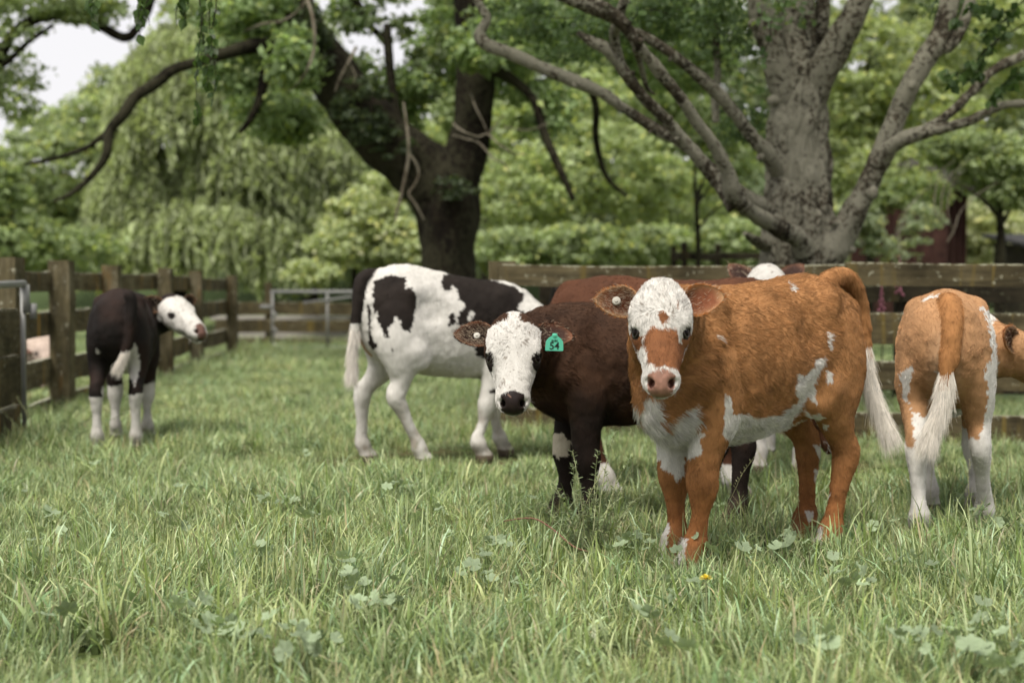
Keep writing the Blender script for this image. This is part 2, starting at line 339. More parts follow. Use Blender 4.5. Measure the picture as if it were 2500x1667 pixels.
# ------------------------------------------------------------------ barn and shed at the right, far behind
bn = empty('red_barn', (7.4, 31, 0), 'dark red board barn far behind the lichened tree', 'barn')
def W(px, Y): return gx(px, Y)
x0, x1, x2 = W(2085, 34), W(2285, 30), W(2345, 31.2)
k = 0
for (ax, ay, bx, by, n) in ((x0, 34, x1, 30, 9), (x1, 30, x2, 31.2, 4)):
    for i in range(n):
        p = Vector((ax+(bx-ax)*(i+.5)/n, ay+(by-ay)*(i+.5)/n, 0)); wdt = math.hypot(bx-ax, by-ay)/n*.97; k += 1
        o = board((0, 0, 0), (3.4, 0, 0), wdt, .04+.01*(i % 2), M_BARN, None, 'wall_board', (0, 0, 1), 4)
        an = math.atan2(by-ay, bx-ax); M = Matrix.Translation((p.x, p.y, -.1)) @ Matrix.Rotation(an, 4, 'Z') @ Matrix.Rotation(-math.pi/2, 4, 'Y') @ Matrix.Rotation(math.pi/2, 4, 'X')
        o.parent = bn; o.matrix_local = parent_inv(bn) @ M
rfv = [(x0-.4, 33.9, 3.2), (x1+.1, 29.5, 3.2), (x2+.5, 31.0, 3.2), (x1, 35.5, 3.3), ((x0+x2)/2+.4, 33.2, 4.4)]
rv = [(a-7.4, b-31, c) for a, b, c in rfv]; mesh_obj('roof', rv+[(a, b, c-.12) for a, b, c in rv[:4]], [(0, 1, 4), (1, 2, 4), (2, 3, 4), (3, 0, 4), (8, 7, 6, 5), (0, 5, 6, 1), (1, 6, 7, 2), (2, 7, 8, 3), (3, 8, 5, 0)], simple_mat('rusty_roof', (.022, .016, .013), .8), bn, False)
sh = empty('field_shed', (W(2500, 24)+.55, 24, 0), 'small dark shed at the right border behind the fence', 'shed')
for i in range(7):
    board((-.52+0*i, 0, .12+i*.235), (1.9, .1, .12+i*.235), .225, .04, M_WOOD_D, None, 'wall_board', nseg=3).parent = sh
rv = [(-.7, -.3, 1.72), (2.1, -.2, 1.72), (2.1, 1.9, 1.95), (-.7, 1.8, 1.95)]; mesh_obj('roof', rv+[(a, b, c-.06) for a, b, c in rv], [(0, 1, 2, 3), (7, 6, 5, 4), (0, 4, 5, 1), (1, 5, 6, 2), (2, 6, 7, 3), (3, 7, 4, 0)], simple_mat('shed_roof', (.012, .011, .010), .8), sh, False)
mesh_obj('side_wall', [(-.5, .02, 0), (-.5, 1.7, 0), (-.5, 1.7, 1.8), (-.5, .02, 1.66), (-.46, .02, 0), (-.46, 1.7, 0), (-.46, 1.7, 1.8), (-.46, .02, 1.66)], [(0, 1, 2, 3), (7, 6, 5, 4), (0, 3, 7, 4), (1, 5, 6, 2)], M_WOOD_D, sh, False)
# ------------------------------------------------------------------ trees
NR = np.random.default_rng(5)
def limb(parent_loc, rows, jitter=.0):
    """rows (px, py, Y, r_px) -> x y z r in the thing's space"""
    out = []
    for px, py, Y, r in rows:
        p = at(px, py, Y)-Vector(parent_loc); out.append((p.x, p.y, p.z, r*Y/F_PX))
    return out
def leaf_mesh(name, P, Nn, size, cols, parent, mat, aspect=.62, axis=None, kind='stuff', bend=.25):
    """one folded diamond per leaf: P centres, Nn normals, size, cols"""
    n = len(P); Nn = Nn/(np.linalg.norm(Nn, axis=1)[:, None]+1e-9)
    a = axis if axis is not None else NR.normal(size=(n, 3)); a = a-Nn*(a*Nn).sum(1)[:, None]; a /= np.linalg.norm(a, axis=1)[:, None]+1e-9; b = np.cross(Nn, a)
    s = size[:, None]; V = np.stack([P-a*s*.5, P+b*s*aspect*.5-a*s*.05+Nn*s*bend*.4, P+a*s*.5-Nn*s*bend*.3, P-b*s*aspect*.5-a*s*.05+Nn*s*bend*.4], 1).reshape(-1, 3)
    i = np.arange(n)*4; F = np.concatenate([np.stack([i, i+1, i+2], 1), np.stack([i, i+2, i+3], 1)])
    C = np.repeat(cols, 4, 0)
    o = mesh_obj(name, V, F, mat, parent, False, C)
    if kind: o['kind'] = kind
    return o
def crown_points(blobs, clumps, per, crad, shell=.65, up=.35):
    """blobs: (centre xyz, radii xyz, weight). leaves gathered on the shells of many small clumps"""
    w = np.array([b[2] for b in blobs], float); w /= w.sum(); pick = NR.choice(len(blobs), clumps, p=w)
    C = np.array([b[0] for b in blobs])[pick]; Rr = np.array([b[1] for b in blobs])[pick]
    d = NR.normal(size=(clumps, 3)); d /= np.linalg.norm(d, axis=1)[:, None]; rad = NR.random(clumps)**(1/3)*(1-shell)+shell*NR.random(clumps)**.2
    cc = C+d*Rr*rad[:, None]; cr = crad*NR.uniform(.55, 1.4, clumps)
    n = clumps*per; ci = np.repeat(np.arange(clumps), per); e = NR.normal(size=(n, 3)); e[:, 2] = np.abs(e[:, 2])*.9-.25; e /= np.linalg.norm(e, axis=1)[:, None]
    P = cc[ci]+e*(cr[ci]*NR.uniform(.35, 1.05, n))[:, None]*np.array((1, 1, .62))
    Nn = e*.7+NR.normal(size=(n, 3))*.55+np.array((0, 0, up)); tone = NR.uniform(.75, 1.25, clumps)[ci]
    return P, Nn, tone, ci
def foliage(name, parent_loc, parent, blobs, clumps, per, crad, leaf, col, colvar=.25, tint=(.9, 1.05, .6), mat=None, aspect=.6, up=.35, shell=.65):
    P, Nn, tone, ci = crown_points(blobs, clumps, per, crad, shell, up)
    n = len(P); c = 2.35*np.array(col)[None, :]*np.array((1.17, 1.0, 1.5))*tone[:, None]*NR.uniform(1-colvar, 1+colvar, n)[:, None]
    y = NR.random(n)[:, None] < .12; c = np.where(y, c*np.array((1.5, 1.35, .9)), c)
    return leaf_mesh(name, P-np.array(parent_loc), Nn, leaf*NR.uniform(.6, 1.3, n), np.clip(c, 0, .6), parent, mat or M_LEAF, aspect)
def blob(px, py, Y, rx, ry, rd=None, w=None):
    """an ellipsoid of foliage seen at (px, py) with radii rx, ry in photo pixels, rd metres deep"""
    c = at(px, py, Y); k = Y/F_PX; rd = rd if rd else (rx+ry)/2*k
    return (np.array(c), np.array((rx*k, rd, ry*k)), w if w else rx*ry*k*k)

# the lichened tree on the right, just behind the fence
TB = Vector((gx(1955, 10.6), 10.6, 0))
lt = empty('lichened_tree', TB, 'old grey tree with lichened bark and many rising limbs behind the right fence', 'tree')
Y0 = 10.6
trunkrows = [(1955, 1075, Y0, 128), (1956, 900, Y0, 108), (1958, 720, Y0, 100), (1957, 610, Y0, 94), (1952, 500, Y0, 85), (1948, 400, Y0, 76), (1953, 270, Y0, 70), (1952, 170, Y0, 60), (1945, 60, Y0, 46), (1938, -60, Y0, 42), (1930, -260, Y0+.1, 34)]
def oak(name, rows, rough=.16, ring=20, sub=6, seed=1, mat=None, par=None, loc=None, furrow=0):
    return tube_obj(name, limb(loc or TB, rows), mat or M_BARK_GREY, par or lt, ring=ring, sub=sub, rough=rough, seed=seed, furrow=furrow)
oak('trunk', trunkrows, .17, 110, 22, 1, furrow=.10)
for k, (dx, r) in enumerate(((-78, 34), (-30, 40), (42, 44), (80, 34))):      # buttresses and ribs of the trunk
    oak('trunk_rib', [(1955+dx*1.45, 1070, Y0-.20, r*1.2), (1955+dx*1.05, 780, Y0-.17, r*1.05), (1954+dx*.85, 620, Y0-.16, r), (1950+dx*.62, 480, Y0-.13, r*.86), (1950+dx*.42, 330, Y0-.07, r*.7), (1952+dx*.2, 210, Y0, r*.5)], .24, 52, 20, 20+k, furrow=.16)
LIMBS = [
 [(1955, 330, Y0, 46), (1925, 240, Y0-.05, 42), (1895, 150, Y0-.1, 38), (1868, 60, Y0-.15, 33), (1852, -10, Y0-.2, 30), (1835, -160, Y0-.2, 26)],
 [(1960, 330, Y0, 40), (1992, 220, Y0-.1, 42), (2035, 120, Y0-.2, 42), (2085, 30, Y0-.3, 40), (2130, -60, Y0-.35, 36), (2200, -220, Y0-.4, 30)],
 [(1975, 230, Y0, 30), (1995, 120, Y0+.1, 24), (2008, 20, Y0+.1, 22), (2015, -120, Y0+.1, 20)],
 [(1985, 660, Y0-.1, 52), (2035, 600, Y0-.2, 44), (2072, 545, Y0-.25, 38), (2120, 446, Y0-.35, 34), (2160, 366, Y0-.4, 33), (2196, 268, Y0-.45, 29), (2232, 187, Y0-.5, 27), (2277, 116, Y0-.5, 30), (2308, 45, Y0-.5, 26), (2325, -60, Y0-.5, 22)],
 [(2272, 130, Y0-.5, 20), (2320, 108, Y0-.5, 18), (2350, 60, Y0-.5, 16), (2372, -10, Y0-.5, 14), (2390, -90, Y0-.5, 12)],
 [(2140, 400, Y0-.4, 26), (2175, 358, Y0-.5, 22), (2232, 330, Y0-.6, 18), (2308, 312, Y0-.7, 16), (2355, 300, Y0-.75, 15), (2397, 281, Y0-.8, 15), (2450, 258, Y0-.85, 16), (2520, 250, Y0-.9, 14), (2640, 215, Y0-1, 12)],
 [(2235, 322, Y0-.6, 14), (2285, 300, Y0-.55, 14), (2330, 268, Y0-.5, 14), (2384, 214, Y0-.5, 15), (2428, 170, Y0-.45, 14), (2500, 134, Y0-.4, 13), (2600, 60, Y0-.3, 10)],
 [(1960, 610, Y0-.30, 30), (1945, 580, Y0-.40, 27), (1887, 549, Y0-.6, 24), (1829, 513, Y0-.9, 23), (1793, 480, Y0-1.1, 24), (1775, 420, Y0-1.2, 20), (1744, 357, Y0-1.3, 17), (1699, 295, Y0-1.4, 17), (1654, 228, Y0-1.5, 16), (1601, 165, Y0-1.6, 16), (1552, 103, Y0-1.7, 17), (1516, 54, Y0-1.75, 20), (1462, 22, Y0-1.8, 22), (1395, 0, Y0-1.85, 20), (1300, -50, Y0-1.9, 18)],
 [(1790, 510, Y0-1.05, 20), (1753, 446, Y0-1.0, 18), (1708, 388, Y0-1.05, 17), (1663, 335, Y0-1.1, 16), (1623, 290, Y0-1.15, 16), (1574, 241, Y0-1.2, 16), (1534, 188, Y0-1.25, 16), (1485, 125, Y0-1.3, 16), (1445, 103, Y0-1.3, 14), (1409, 80, Y0-1.3, 7)],
 [(1516, 150, Y0-1.28, 10), (1500, 90, Y0-1.35, 14), (1510, 50, Y0-1.5, 14), (1530, -20, Y0-1.6, 12)],
 [(1890, 520, Y0-.1, 24), (1800, 462, Y0-.3, 20), (1720, 395, Y0-.4, 17), (1654, 344, Y0-.5, 15), (1596, 312, Y0-.5, 15), (1529, 268, Y0-.55, 16), (1462, 223, Y0-.6, 16), (1395, 196, Y0-.6, 17), (1320, 165, Y0-.6, 18), (1253, 134, Y0-.6, 18), (1195, 112, Y0-.6, 18), (1172, 85, Y0-.6, 17), (1188, 45, Y0-.6, 14), (1165, 0, Y0-.6, 13), (1150, -60, Y0-.6, 12)],
 [(1905, 430, Y0-.1, 26), (1868, 372, Y0-.3, 22), (1820, 313, Y0-.4, 18), (1766, 241, Y0-.5, 17), (1708, 188, Y0-.6, 17), (1641, 134, Y0-.7, 15), (1574, 89, Y0-.7, 13), (1525, 66, Y0-.7, 11)],
 [(1870, 600, Y0-.2, 20), (1840, 585, Y0-.4, 14), (1818, 570, Y0-.5, 8)],
 [(1552, 120, Y0-1.62, 10), (1570, 180, Y0-1.4, 8), (1580, 215, Y0-1.3, 7), (1600, 232, Y0-1.25, 3)],
 [(1748, 300, Y0+.4, 10), (1746, 240, Y0+.4, 11), (1752, 180, Y0+.4, 10), (1745, 60, Y0+.4, 10)],
 [(1532, 10, Y0-1.5, 9), (1512, -30, Y0-1.5, 8), (1500, -80, Y0-1.5, 8)],
 [(1860, 140, Y0-.25, 5), (1880, 147, Y0-.4, 4), (1905, 152, Y0-.5, 2)],
]
for k, rows in enumerate(LIMBS): oak('limb', [(a_, b_, c_, d_*.88) for a_, b_, c_, d_ in rows], .24, 26, 10, 40+k, furrow=.10)
for k in range(26):                                   # knots and burrs
    rows = LIMBS[R.choice((7, 7, 8, 3, 10, 11, 0, 1))]; i = R.randrange(1, len(rows)-2); px, py, Y, r = rows[i]; a = R.uniform(0, 6.3)
    s_ = r*R.uniform(.25, .5); oak('knot', [(px+math.cos(a)*r*.5, py+math.sin(a)*r*.5, Y-.03, s_), (px+math.cos(a)*r*.95, py+math.sin(a)*r*.95, Y-.05, s_*.9), (px+math.cos(a)*r*1.25, py+math.sin(a)*r*1.25, Y-.05, s_*.4)], .25, 8, 3, k)
G1 = (.075, .125, .032)
# its canopy closes above the frame, its front lobes added to shade the grass
foliage('crown', TB, lt, [((3.2, 11.3, 5.0), (3.6, 2.4, 1.6), 1), ((.6, 10.6, 4.9), (2.4, 2.2, 1.3), .7), ((5.5, 10.4, 4.6), (2.0, 2.0, 1.4), .5), ((1.6, 7.6, 5.0), (3.6, 1.6, .8), .7), ((-1.0, 9.2, 5.2), (1.6, 1.6, .8), .3)], 760, 30, .42, .10, G1)
foliage('leaf_spray', TB, lt, [blob(1780, 60, 10.9, 110, 110), blob(1690, 30, 11.2, 120, 60), blob(1560, 60, 11.4, 130, 60), blob(1400, 100, 11.8, 120, 60, w=.08), blob(1260, 60, 11.8, 100, 60, w=.08), blob(1830, 260, 11.2, 60, 120, w=.05), blob(1900, 40, 9.9, 40, 50, w=.02), blob(2330, 20, 10.4, 60, 40, w=.03)], 230, 24, .17, .058, (.05, .085, .028))

# near leaves: a toothed birch leaf, folded along its rib
def birch_leaf(L=.05):
    V = []; C = []; o = [(0, 0), (.16, .20), (.34, .36), (.5, .36), (.68, .24), (.84, .10), (1, 0)]
    for i, (x, w) in enumerate(o): V += [(x*L, 0, -.10*L*x*x), (x*L, w*L*(1+.06*(i % 2)), .07*L-.12*L*x*x), (x*L, -w*L*(1+.06*((i+1) % 2)), .07*L-.12*L*x*x)]
    F = []
    for i in range(len(o)-1):
        a = i*3; F += [(a, a+3, a+4, a+1), (a, a+2, a+5, a+3)]
    me = bpy.data.meshes.new('leaf'); me.from_pydata(V, [], F); me.update(); return me
LEAFS = []
for col in ((.060, .105, .030), (.085, .14, .042), (.045, .08, .026), (.17, .20, .15)):
    me = birch_leaf(); a = me.color_attributes.new('Col', 'FLOAT_COLOR', 'POINT'); a.data.foreach_set('color', np.tile((*col, 1), len(me.vertices)).astype(np.float32)); me.materials.append(M_LEAF); LEAFS.append(me)
def put_leaf(parent, loc, down, size, k=None):
    o = bpy.data.objects.new('leaf', LEAFS[k if k is not None else R.choices((0, 1, 2, 3), (4, 4, 3, 1))[0]]); LINK(o); o.parent = parent
    d = Vector(down).normalized(); o.rotation_mode = 'QUATERNION'; q = d.to_track_quat('X', 'Z'); o.rotation_quaternion = q @ Matrix.Rotation(R.uniform(0, 6.28), 3, 'X').to_quaternion()
    o.location = loc; o.scale = (size,)*3; return o
def hanging(label, px, py0, py1, Y, n, wob=8, spread=16, sz=1.0, twigs=3):
    b = at(px, py0, Y); th = empty('hanging_spray', b, label, 'leaf spray', 'leafy sprays hanging into the top of the view')
    for t in range(twigs):
        x0 = px+R.uniform(-1, 1)*spread*.6; rows = []; m = 6; ln = py1 if t == 0 else py0+(py1-py0)*R.uniform(.6, .95)
        for i in range(m): rows.append((x0+wob*math.sin(i*1.3+t)+R.uniform(-3, 3), py0+(ln-py0)*i/(m-1), Y+.03*t, 1.6-.18*i))
        C = np.array(limb(b, rows)); tube_obj('twig', C, M_BARK_DARK, th, ring=5, sub=3)
        CC = catmull(C, 8)
        for j in range(n//twigs):
            i = R.randrange(int(len(CC)*.12), len(CC)); p = CC[i]
            put_leaf(th, (p[0]+R.uniform(-1, 1)*.012, p[1]+R.uniform(-.02, .02), p[2]), (R.uniform(-.8, .8), R.uniform(-.6, .6), -1), R.uniform(.65, 1.15)*sz)
    return th
hanging('long birch leaf spray hanging from the top left, deepest of them all', 503, -20, 292, 7.2, 78, 7, 40, 1.15, 4)
hanging('short leaf spray hanging beside the sky gap at the top left', 345, -25, 88, 7.0, 22, 5, 40, 1.2, 3)
hanging('pale leaf spray at the top edge, leftmost of them', 212, -25, 50, 6.8, 12, 5, 30, 1.3, 2)
hanging('small leaf spray left of the long hanging one', 448, -25, 66, 7.0, 18, 4, 34, 1.2, 3)
def spray_on(rows_list, parent, loc, n, sz=1.0, droop=-.8):
    for rows in rows_list:
        C = np.array(limb(loc, rows)); tube_obj('twig', C, M_BARK_DARK, parent, ring=5, sub=3); CC = catmull(C, 8)
        for j in range(n):
            p = CC[R.randrange(3, len(CC))]; put_leaf(parent, (p[0]+R.uniform(-.03, .03), p[1]+R.uniform(-.04, .04), p[2]+R.uniform(-.03, .02)), (R.uniform(-.8, .8), R.uniform(-.7, .7), droop), R.uniform(.8, 1.4)*sz, R.choice((0, 2, 2, 1)))
spray_on([[(2480, 20, 9.5, 2), (2440, 60, 9.5, 2), (2390, 80, 9.4, 1), (2330, 50, 9.4, 1)], [(2500, 60, 9.4, 2), (2420, 110, 9.4, 2), (2370, 160, 9.3, 1), (2310, 200, 9.3, 1)],
          [(2440, 90, 9.5, 2), (2400, 140, 9.5, 1.5), (2380, 180, 9.4, 1), (2300, 175, 9.4, 1)], [(2520, 150, 9.5, 2), (2480, 185, 9.4, 1.5), (2440, 215, 9.4, 1), (2420, 240, 9.4, 1)],
          [(2500, 0, 9.4, 2), (2460, 30, 9.4, 1.5), (2420, 20, 9.4, 1), (2370, 10, 9.4, 1)]], lt, TB, 34, 1.25)
spray_on([[(1460, 20, 9.0, 2), (1420, 40, 9.0, 1), (1380, 45, 8.9, 1), (1330, 42, 8.9, 1)], [(1540, 60, 9.0, 2), (1560, 30, 9.0, 1), (1600, 25, 8.9, 1), (1640, 40, 8.9, 1)], [(1880, 60, 9.9, 2), (1880, 90, 9.8, 1), (1870, 120, 9.8, 1), (1860, 150, 9.8, 1)]], lt, TB, 11, 1.0, -.4)

# the dark forked tree left of the middle
DB = Vector((gx(1092, 17.5), 17.5, 0)); YD = 17.5
dt = empty('forked_tree', DB, 'big dark forked tree left of the middle', 'tree')
def dk(name, rows, rough=.14, ring=20, seed=1, mat=None): return tube_obj(name, limb(DB, rows), mat or M_BARK_DARK, dt, ring=ring, sub=6, rough=rough, seed=seed)
dk('trunk', [(1092, 910, YD, 90), (1092, 760, YD, 72), (1093, 640, YD, 66), (1093, 540, YD, 74), (1080, 460, YD, 84), (1040, 410, YD, 70), (985, 375, YD-.1, 62)], ring=32)
dk('limb', [(1075, 480, YD, 70), (1020, 412, YD, 72), (940, 345, YD, 66), (865, 258, YD, 64), (795, 160, YD, 62), (735, 60, YD, 58), (680, -50, YD, 52), (600, -220, YD, 40)], ring=28, seed=2)
dk('limb', [(1090, 500, YD, 62), (1128, 410, YD, 54), (1150, 320, YD, 48), (1160, 220, YD, 48), (1162, 120, YD, 46), (1150, 20, YD, 40), (1130, -120, YD, 34)], ring=28, seed=3)
dk('limb', [(800, 180, YD, 30), (720, 120, YD-.3, 22), (640, 110, YD-.6, 18), (560, 128, YD-1, 15), (490, 150, YD-1.2, 12), (424, 170, YD-1.3, 13), (379, 205, YD-1.4, 14), (330, 237, YD-1.5, 14), (304, 277, YD-1.6, 14), (268, 321, YD-1.6, 13), (259, 380, YD-1.7, 10), (223, 430, YD-1.7, 8), (174, 473, YD-1.8, 6), (130, 492, YD-1.8, 4)], seed=4)
dk('limb', [(275, 315, YD-1.6, 10), (241, 340, YD-1.6, 8), (200, 366, YD-1.5, 6), (110, 393, YD-1.4, 5), (60, 400, YD-1.4, 3)], ring=10, seed=5)
dk('limb', [(660, 100, YD-.5, 16), (640, 220, YD-.6, 12), (615, 285, YD-.7, 9), (585, 325, YD-.7, 5)], ring=10, seed=6)
dk('limb', [(1170, 150, YD, 30), (1230, 180, YD-.2, 16), (1300, 240, YD-.3, 12), (1330, 330, YD-.4, 11), (1370, 420, YD-.5, 9), (1400, 490, YD-.5, 6)], ring=10, seed=7)
dk('limb', [(1430, 190, YD+1, 9), (1455, 260, YD+1, 9), (1455, 340, YD+1, 8), (1480, 430, YD+1, 6), (1530, 480, YD+1, 4)], ring=8, seed=8)
dk('limb', [(945, 60, YD, 10), (950, 140, YD, 12), (960, 230, YD, 10), (985, 330, YD, 8)], ring=8, seed=9)
dk('limb', [(850, -30, YD+.5, 14), (900, 60, YD+.5, 10), (945, 100, YD+.5, 6)], ring=8, seed=10)
for q in ([(742, -20, 16.6, 8), (760, 30, 15.9, 6), (768, 80, 15.7, 5.5), (766, 125, 15.7, 5), (752, 168, 15.6, 4.5), (738, 192, 15.9, 4), (700, 230, 16.5, 2)],
          [(985, 250, 16.4, 3), (996, 330, 15.9, 4.5), (998, 380, 15.9, 5.5), (990, 430, 15.9, 6), (978, 485, 15.9, 5), (968, 520, 15.9, 4), (966, 540, 15.9, 2)],
          [(995, 370, 15.9, 5), (1016, 400, 15.9, 4), (1022, 428, 15.9, 4), (1010, 455, 15.9, 4), (998, 473, 15.9, 4), (1018, 505, 15.9, 4), (1036, 538, 15.9, 2)],
          [(1105, 300, 17, 3), (1125, 318, 16.2, 4), (1165, 334, 16.2, 3.5), (1190, 328, 16.2, 3.2), (1215, 350, 16, 3), (1250, 372, 15.9, 2.5), (1290, 380, 15.9, 1.5)], [(1190, 330, 16.2, 3), (1215, 300, 16.2, 2.5), (1230, 280, 16.2, 1.5)],
          [(1105, 330, 17, 3), (1140, 340, 16.3, 3.5), (1170, 350, 16.2, 3), (1205, 388, 16, 3), (1232, 400, 15.9, 2.5), (1245, 430, 15.9, 1.2)], [(1150, 230, 17, 2.5), (1160, 260, 16.3, 2.5), (1180, 300, 16.2, 2), (1192, 330, 16.2, 1.5)],
          [(870, 115, 16.5, 5), (855, 145, 16, 4.5), (842, 170, 16, 4), (828, 195, 16, 3), (818, 225, 16, 2)], [(850, 150, 16, 3), (868, 185, 16, 2), (862, 205, 16, 1.5)],
          [(590, 80, 17.0, 3), (640, 60, 16.5, 4), (690, 52, 16.5, 4), (730, 25, 16.5, 4.5), (765, -20, 16.5, 5)], [(1230, 310, 16.4, 2), (1290, 318, 16.4, 2.2), (1340, 300, 16.4, 1.5)]):
    q = [(x_, y_, z_, r_*.72) for x_, y_, z_, r_ in q]
    dk('dead_branch', q, .1, 8, 3, M_DEAD)
LG = (.085, .135, .042)
foliage('crown', DB, dt, [blob(590, 130, 17.5, 110, 120), blob(640, 250, 17.3, 80, 90), blob(930, 320, 19, 70, 60, w=.3), blob(1230, 150, 18.8, 90, 130), blob(1240, 90, 17.4, 90, 90), blob(640, 30, 17, 90, 60), blob(690, 300, 18.8, 60, 60, w=.3), blob(1080, 130, 19, 60, 110), blob(1165, 120, 16.6, 40, 60, w=.12), blob(720, 150, 16.4, 30, 70, w=.12), blob(960, 250, 19, 100, 30, w=.25),
   blob(1110, 30, 18.5, 60, 70), blob(1420, 60, 18, 190, 90), blob(1640, 120, 19, 160, 120), blob(1330, 270, 17.6, 60, 70, w=.2), blob(860, 30, 18, 30, 60, w=.08), blob(1000, 210, 18, 50, 30, w=.05), blob(880, 190, 18, 40, 60, w=.06)], 760, 34, .27, .11, LG)
foliage('crown', DB, dt, [((-3, 18, 6.8), (5, 3, 1.6), 1), ((2, 18, 6.8), (4, 3, 1.6), 1)], 300, 26, .6, .16, LG)
foliage('crown', DB, dt, [blob(860, 120, 18, 30, 110, .4), blob(950, 60, 18, 60, 70, .4, .3), blob(1040, 190, 18.3, 45, 70, .4, .5), blob(930, 215, 18.3, 60, 40, .4, .5), blob(1080, 80, 18, 40, 90, .4)], 110, 15, .13, .10, (.06, .09, .03))
foliage('moss_and_ivy', DB, dt, [blob(880, 270, 17.0, 70, 90, .3), blob(960, 350, 17.0, 50, 40, .3), blob(1100, 460, 17.0, 60, 30, .2, .04), blob(760, 110, 17.0, 50, 90, .3)], 110, 26, .12, .07, (.022, .036, .012))

# willow, far left of the middle: strings of small leaves
def willow(label, px, Y, loc_px, domes, strands, col, seed):
    b = Vector((gx(px, Y), Y, 0)); w = empty('willow_tree', b, label, 'tree'); rg = np.random.default_rng(seed)
    tube_obj('trunk', limb(b, [(px, 740, Y, 26), (px+6, 600, Y, 22), (px-4, 450, Y, 16), (px+5, 300, Y, 9), (px, 190, Y, 4)]), M_BARK_DARK, w, ring=12, sub=5, rough=.1)
    P = []; A = []; T = []
    for (cx, cy, rx, ry, wt) in domes:
        for _ in range(int(strands*wt)):
            th = rg.uniform(0, 2*np.pi); rr = np.sqrt(rg.random()); X = cx+rx*rr*np.cos(th); dep = Y+rr*np.sin(th)*rx*Y/F_PX*.9
            yt = cy-ry*np.sqrt(max(0, 1-rr*rr))+rg.normal(0, 12); L = rg.uniform(50, 150); m = int(rg.uniform(10, 20)); tone = rg.uniform(.55, 1.45)*2.9
            sway = rg.normal(0, 10)
            for i in range(m):
                t = i/m; q = at(X+sway*t+rg.normal(0, 3), yt+L*t*(1 if t > .1 else .6), dep+rg.normal(0, .06)); P.append(q); A.append((sway*.02+rg.normal(0, .25), rg.normal(0, .25), -1)); T.append(tone*rg.uniform(.8, 1.2))
    P = np.array(P)-np.array(b); A = np.array(A); T = np.array(T)[:, None]; n = len(P)
    leaf_mesh('crown', P, NR.normal(size=(n, 3))+np.array((0, -.6, .5)), NR.uniform(.14, .30, n), np.array(col)[None, :]*T, w, M_LEAF, .26, A)
willow('tall grey green weeping willow beyond the left fence', 430, 30, None, [(440, 330, 190, 250, 1.2), (600, 430, 190, 190, 1.1), (330, 520, 120, 170, .8), (520, 600, 260, 120, 1.3), (720, 560, 110, 130, .8), (420, 190, 90, 110, .6), (820, 420, 60, 90, .25)], 1150, (.124, .142, .080), 3)

# the other trees and bushes behind, each on its own trunk
def bg_tree(label, px, Y, blobs, clumps, per, crad, leaf, col, rtrunk=14, name='leafy_tree', cat='tree', top=300, **kw):
    col = tuple(.55*np.array(col)+.45*np.array((.105, .145, .050))); b = Vector((gx(px, Y), Y, 0)); t = empty(name, b, label, cat)
    if rtrunk:
        tube_obj('trunk', limb(b, [(px, 706+.95*F_PX/Y+6, Y, rtrunk), (px+5, (706+top)/2+60, Y, rtrunk*.8), (px-4, top, Y, rtrunk*.4), (px+6, top-80, Y, rtrunk*.15)]), M_BARK_DARK, t, ring=10, sub=5, rough=.12, seed=int(px))
        for k in range(4):
            a = R.uniform(-1, 1); y0_ = R.uniform(top, (706+top)/2); tube_obj('branch', limb(b, [(px, y0_+40, Y, rtrunk*.45), (px+a*50, y0_-10, Y+R.uniform(-.6, .6), rtrunk*.3), (px+a*120, y0_-50, Y+R.uniform(-1, 1), rtrunk*.12)]), M_BARK_DARK, t, ring=7, sub=4)
    foliage('crown', b, t, blobs, clumps, per, crad, leaf, col, **kw); return t
MID = (.085, .135, .040); BRI = (.155, .215, .060); YEL = (.20, .25, .065); DRK = (.040, .070, .022)
bg_tree('round mid green tree at the far left below the sky gap', 150, 34, [blob(150, 420, 34, 190, 110), blob(60, 520, 34, 130, 110), blob(230, 330, 35, 130, 90), blob(300, 260, 36, 110, 90), blob(130, 340, 35, 120, 60)], 420, 34, .42, .19, (.105, .155, .055), top=380)
bg_tree('dense shrubby tree at the left border over the fence', 30, 25, [blob(40, 600, 25, 130, 70), blob(-60, 480, 25, 120, 130), blob(190, 620, 26, 110, 60)], 230, 34, .28, .14, MID, 10, top=520)
bg_tree('fine leaved tree at the top left corner against the sky', -120, 19, [blob(30, 120, 19, 90, 110), blob(40, 230, 19, 80, 70), blob(-80, 100, 19, 120, 200), blob(130, 20, 19, 150, 34, w=.5), blob(250, 40, 19, 90, 30, w=.25)], 240, 26, .22, .085, (.08, .125, .04), 30, top=200)
fl = bpy.data.objects['leafy_tree.002'] if 'leafy_tree.002' in bpy.data.objects else None
for q in ([(-60, 300, 19, 16), (0, 142, 19, 13), (45, 70, 19, 12), (134, 36, 19, 13), (223, 54, 19, 13), (300, 92, 19, 13), (335, 70, 19, 11), (362, 15, 19, 12), (380, -60, 19, 12)], [(-30, 185, 19, 8), (20, 150, 19, 7), (67, 105, 19, 6), (130, 62, 19, 5)], [(60, 60, 19, 7), (150, 8, 19, 7), (240, 12, 19, 6)]):
    tube_obj('branch', limb(fl.location, q), M_BARK_DARK, fl, ring=10, sub=6, rough=.12)
bg_tree('dark yew like tree filling the gap between willow and forked tree', 760, 40, [blob(700, 620, 40, 170, 130), blob(860, 520, 41, 150, 170), blob(600, 260, 42, 180, 160), blob(770, 420, 42, 130, 160)], 460, 30, .5, .22, (.060, .095, .032), 24, top=350)
bg_tree('pale green maple bush right of the willow', 860, 26, [blob(880, 540, 26, 95, 75), blob(960, 600, 26, 90, 70), blob(820, 610, 25.5, 60, 50), blob(940, 470, 27, 60, 50), blob(760, 670, 25, 60, 30)], 330, 34, .24, .13, (.19, .25, .095), 9, 'maple_bush', 'bush', top=520)
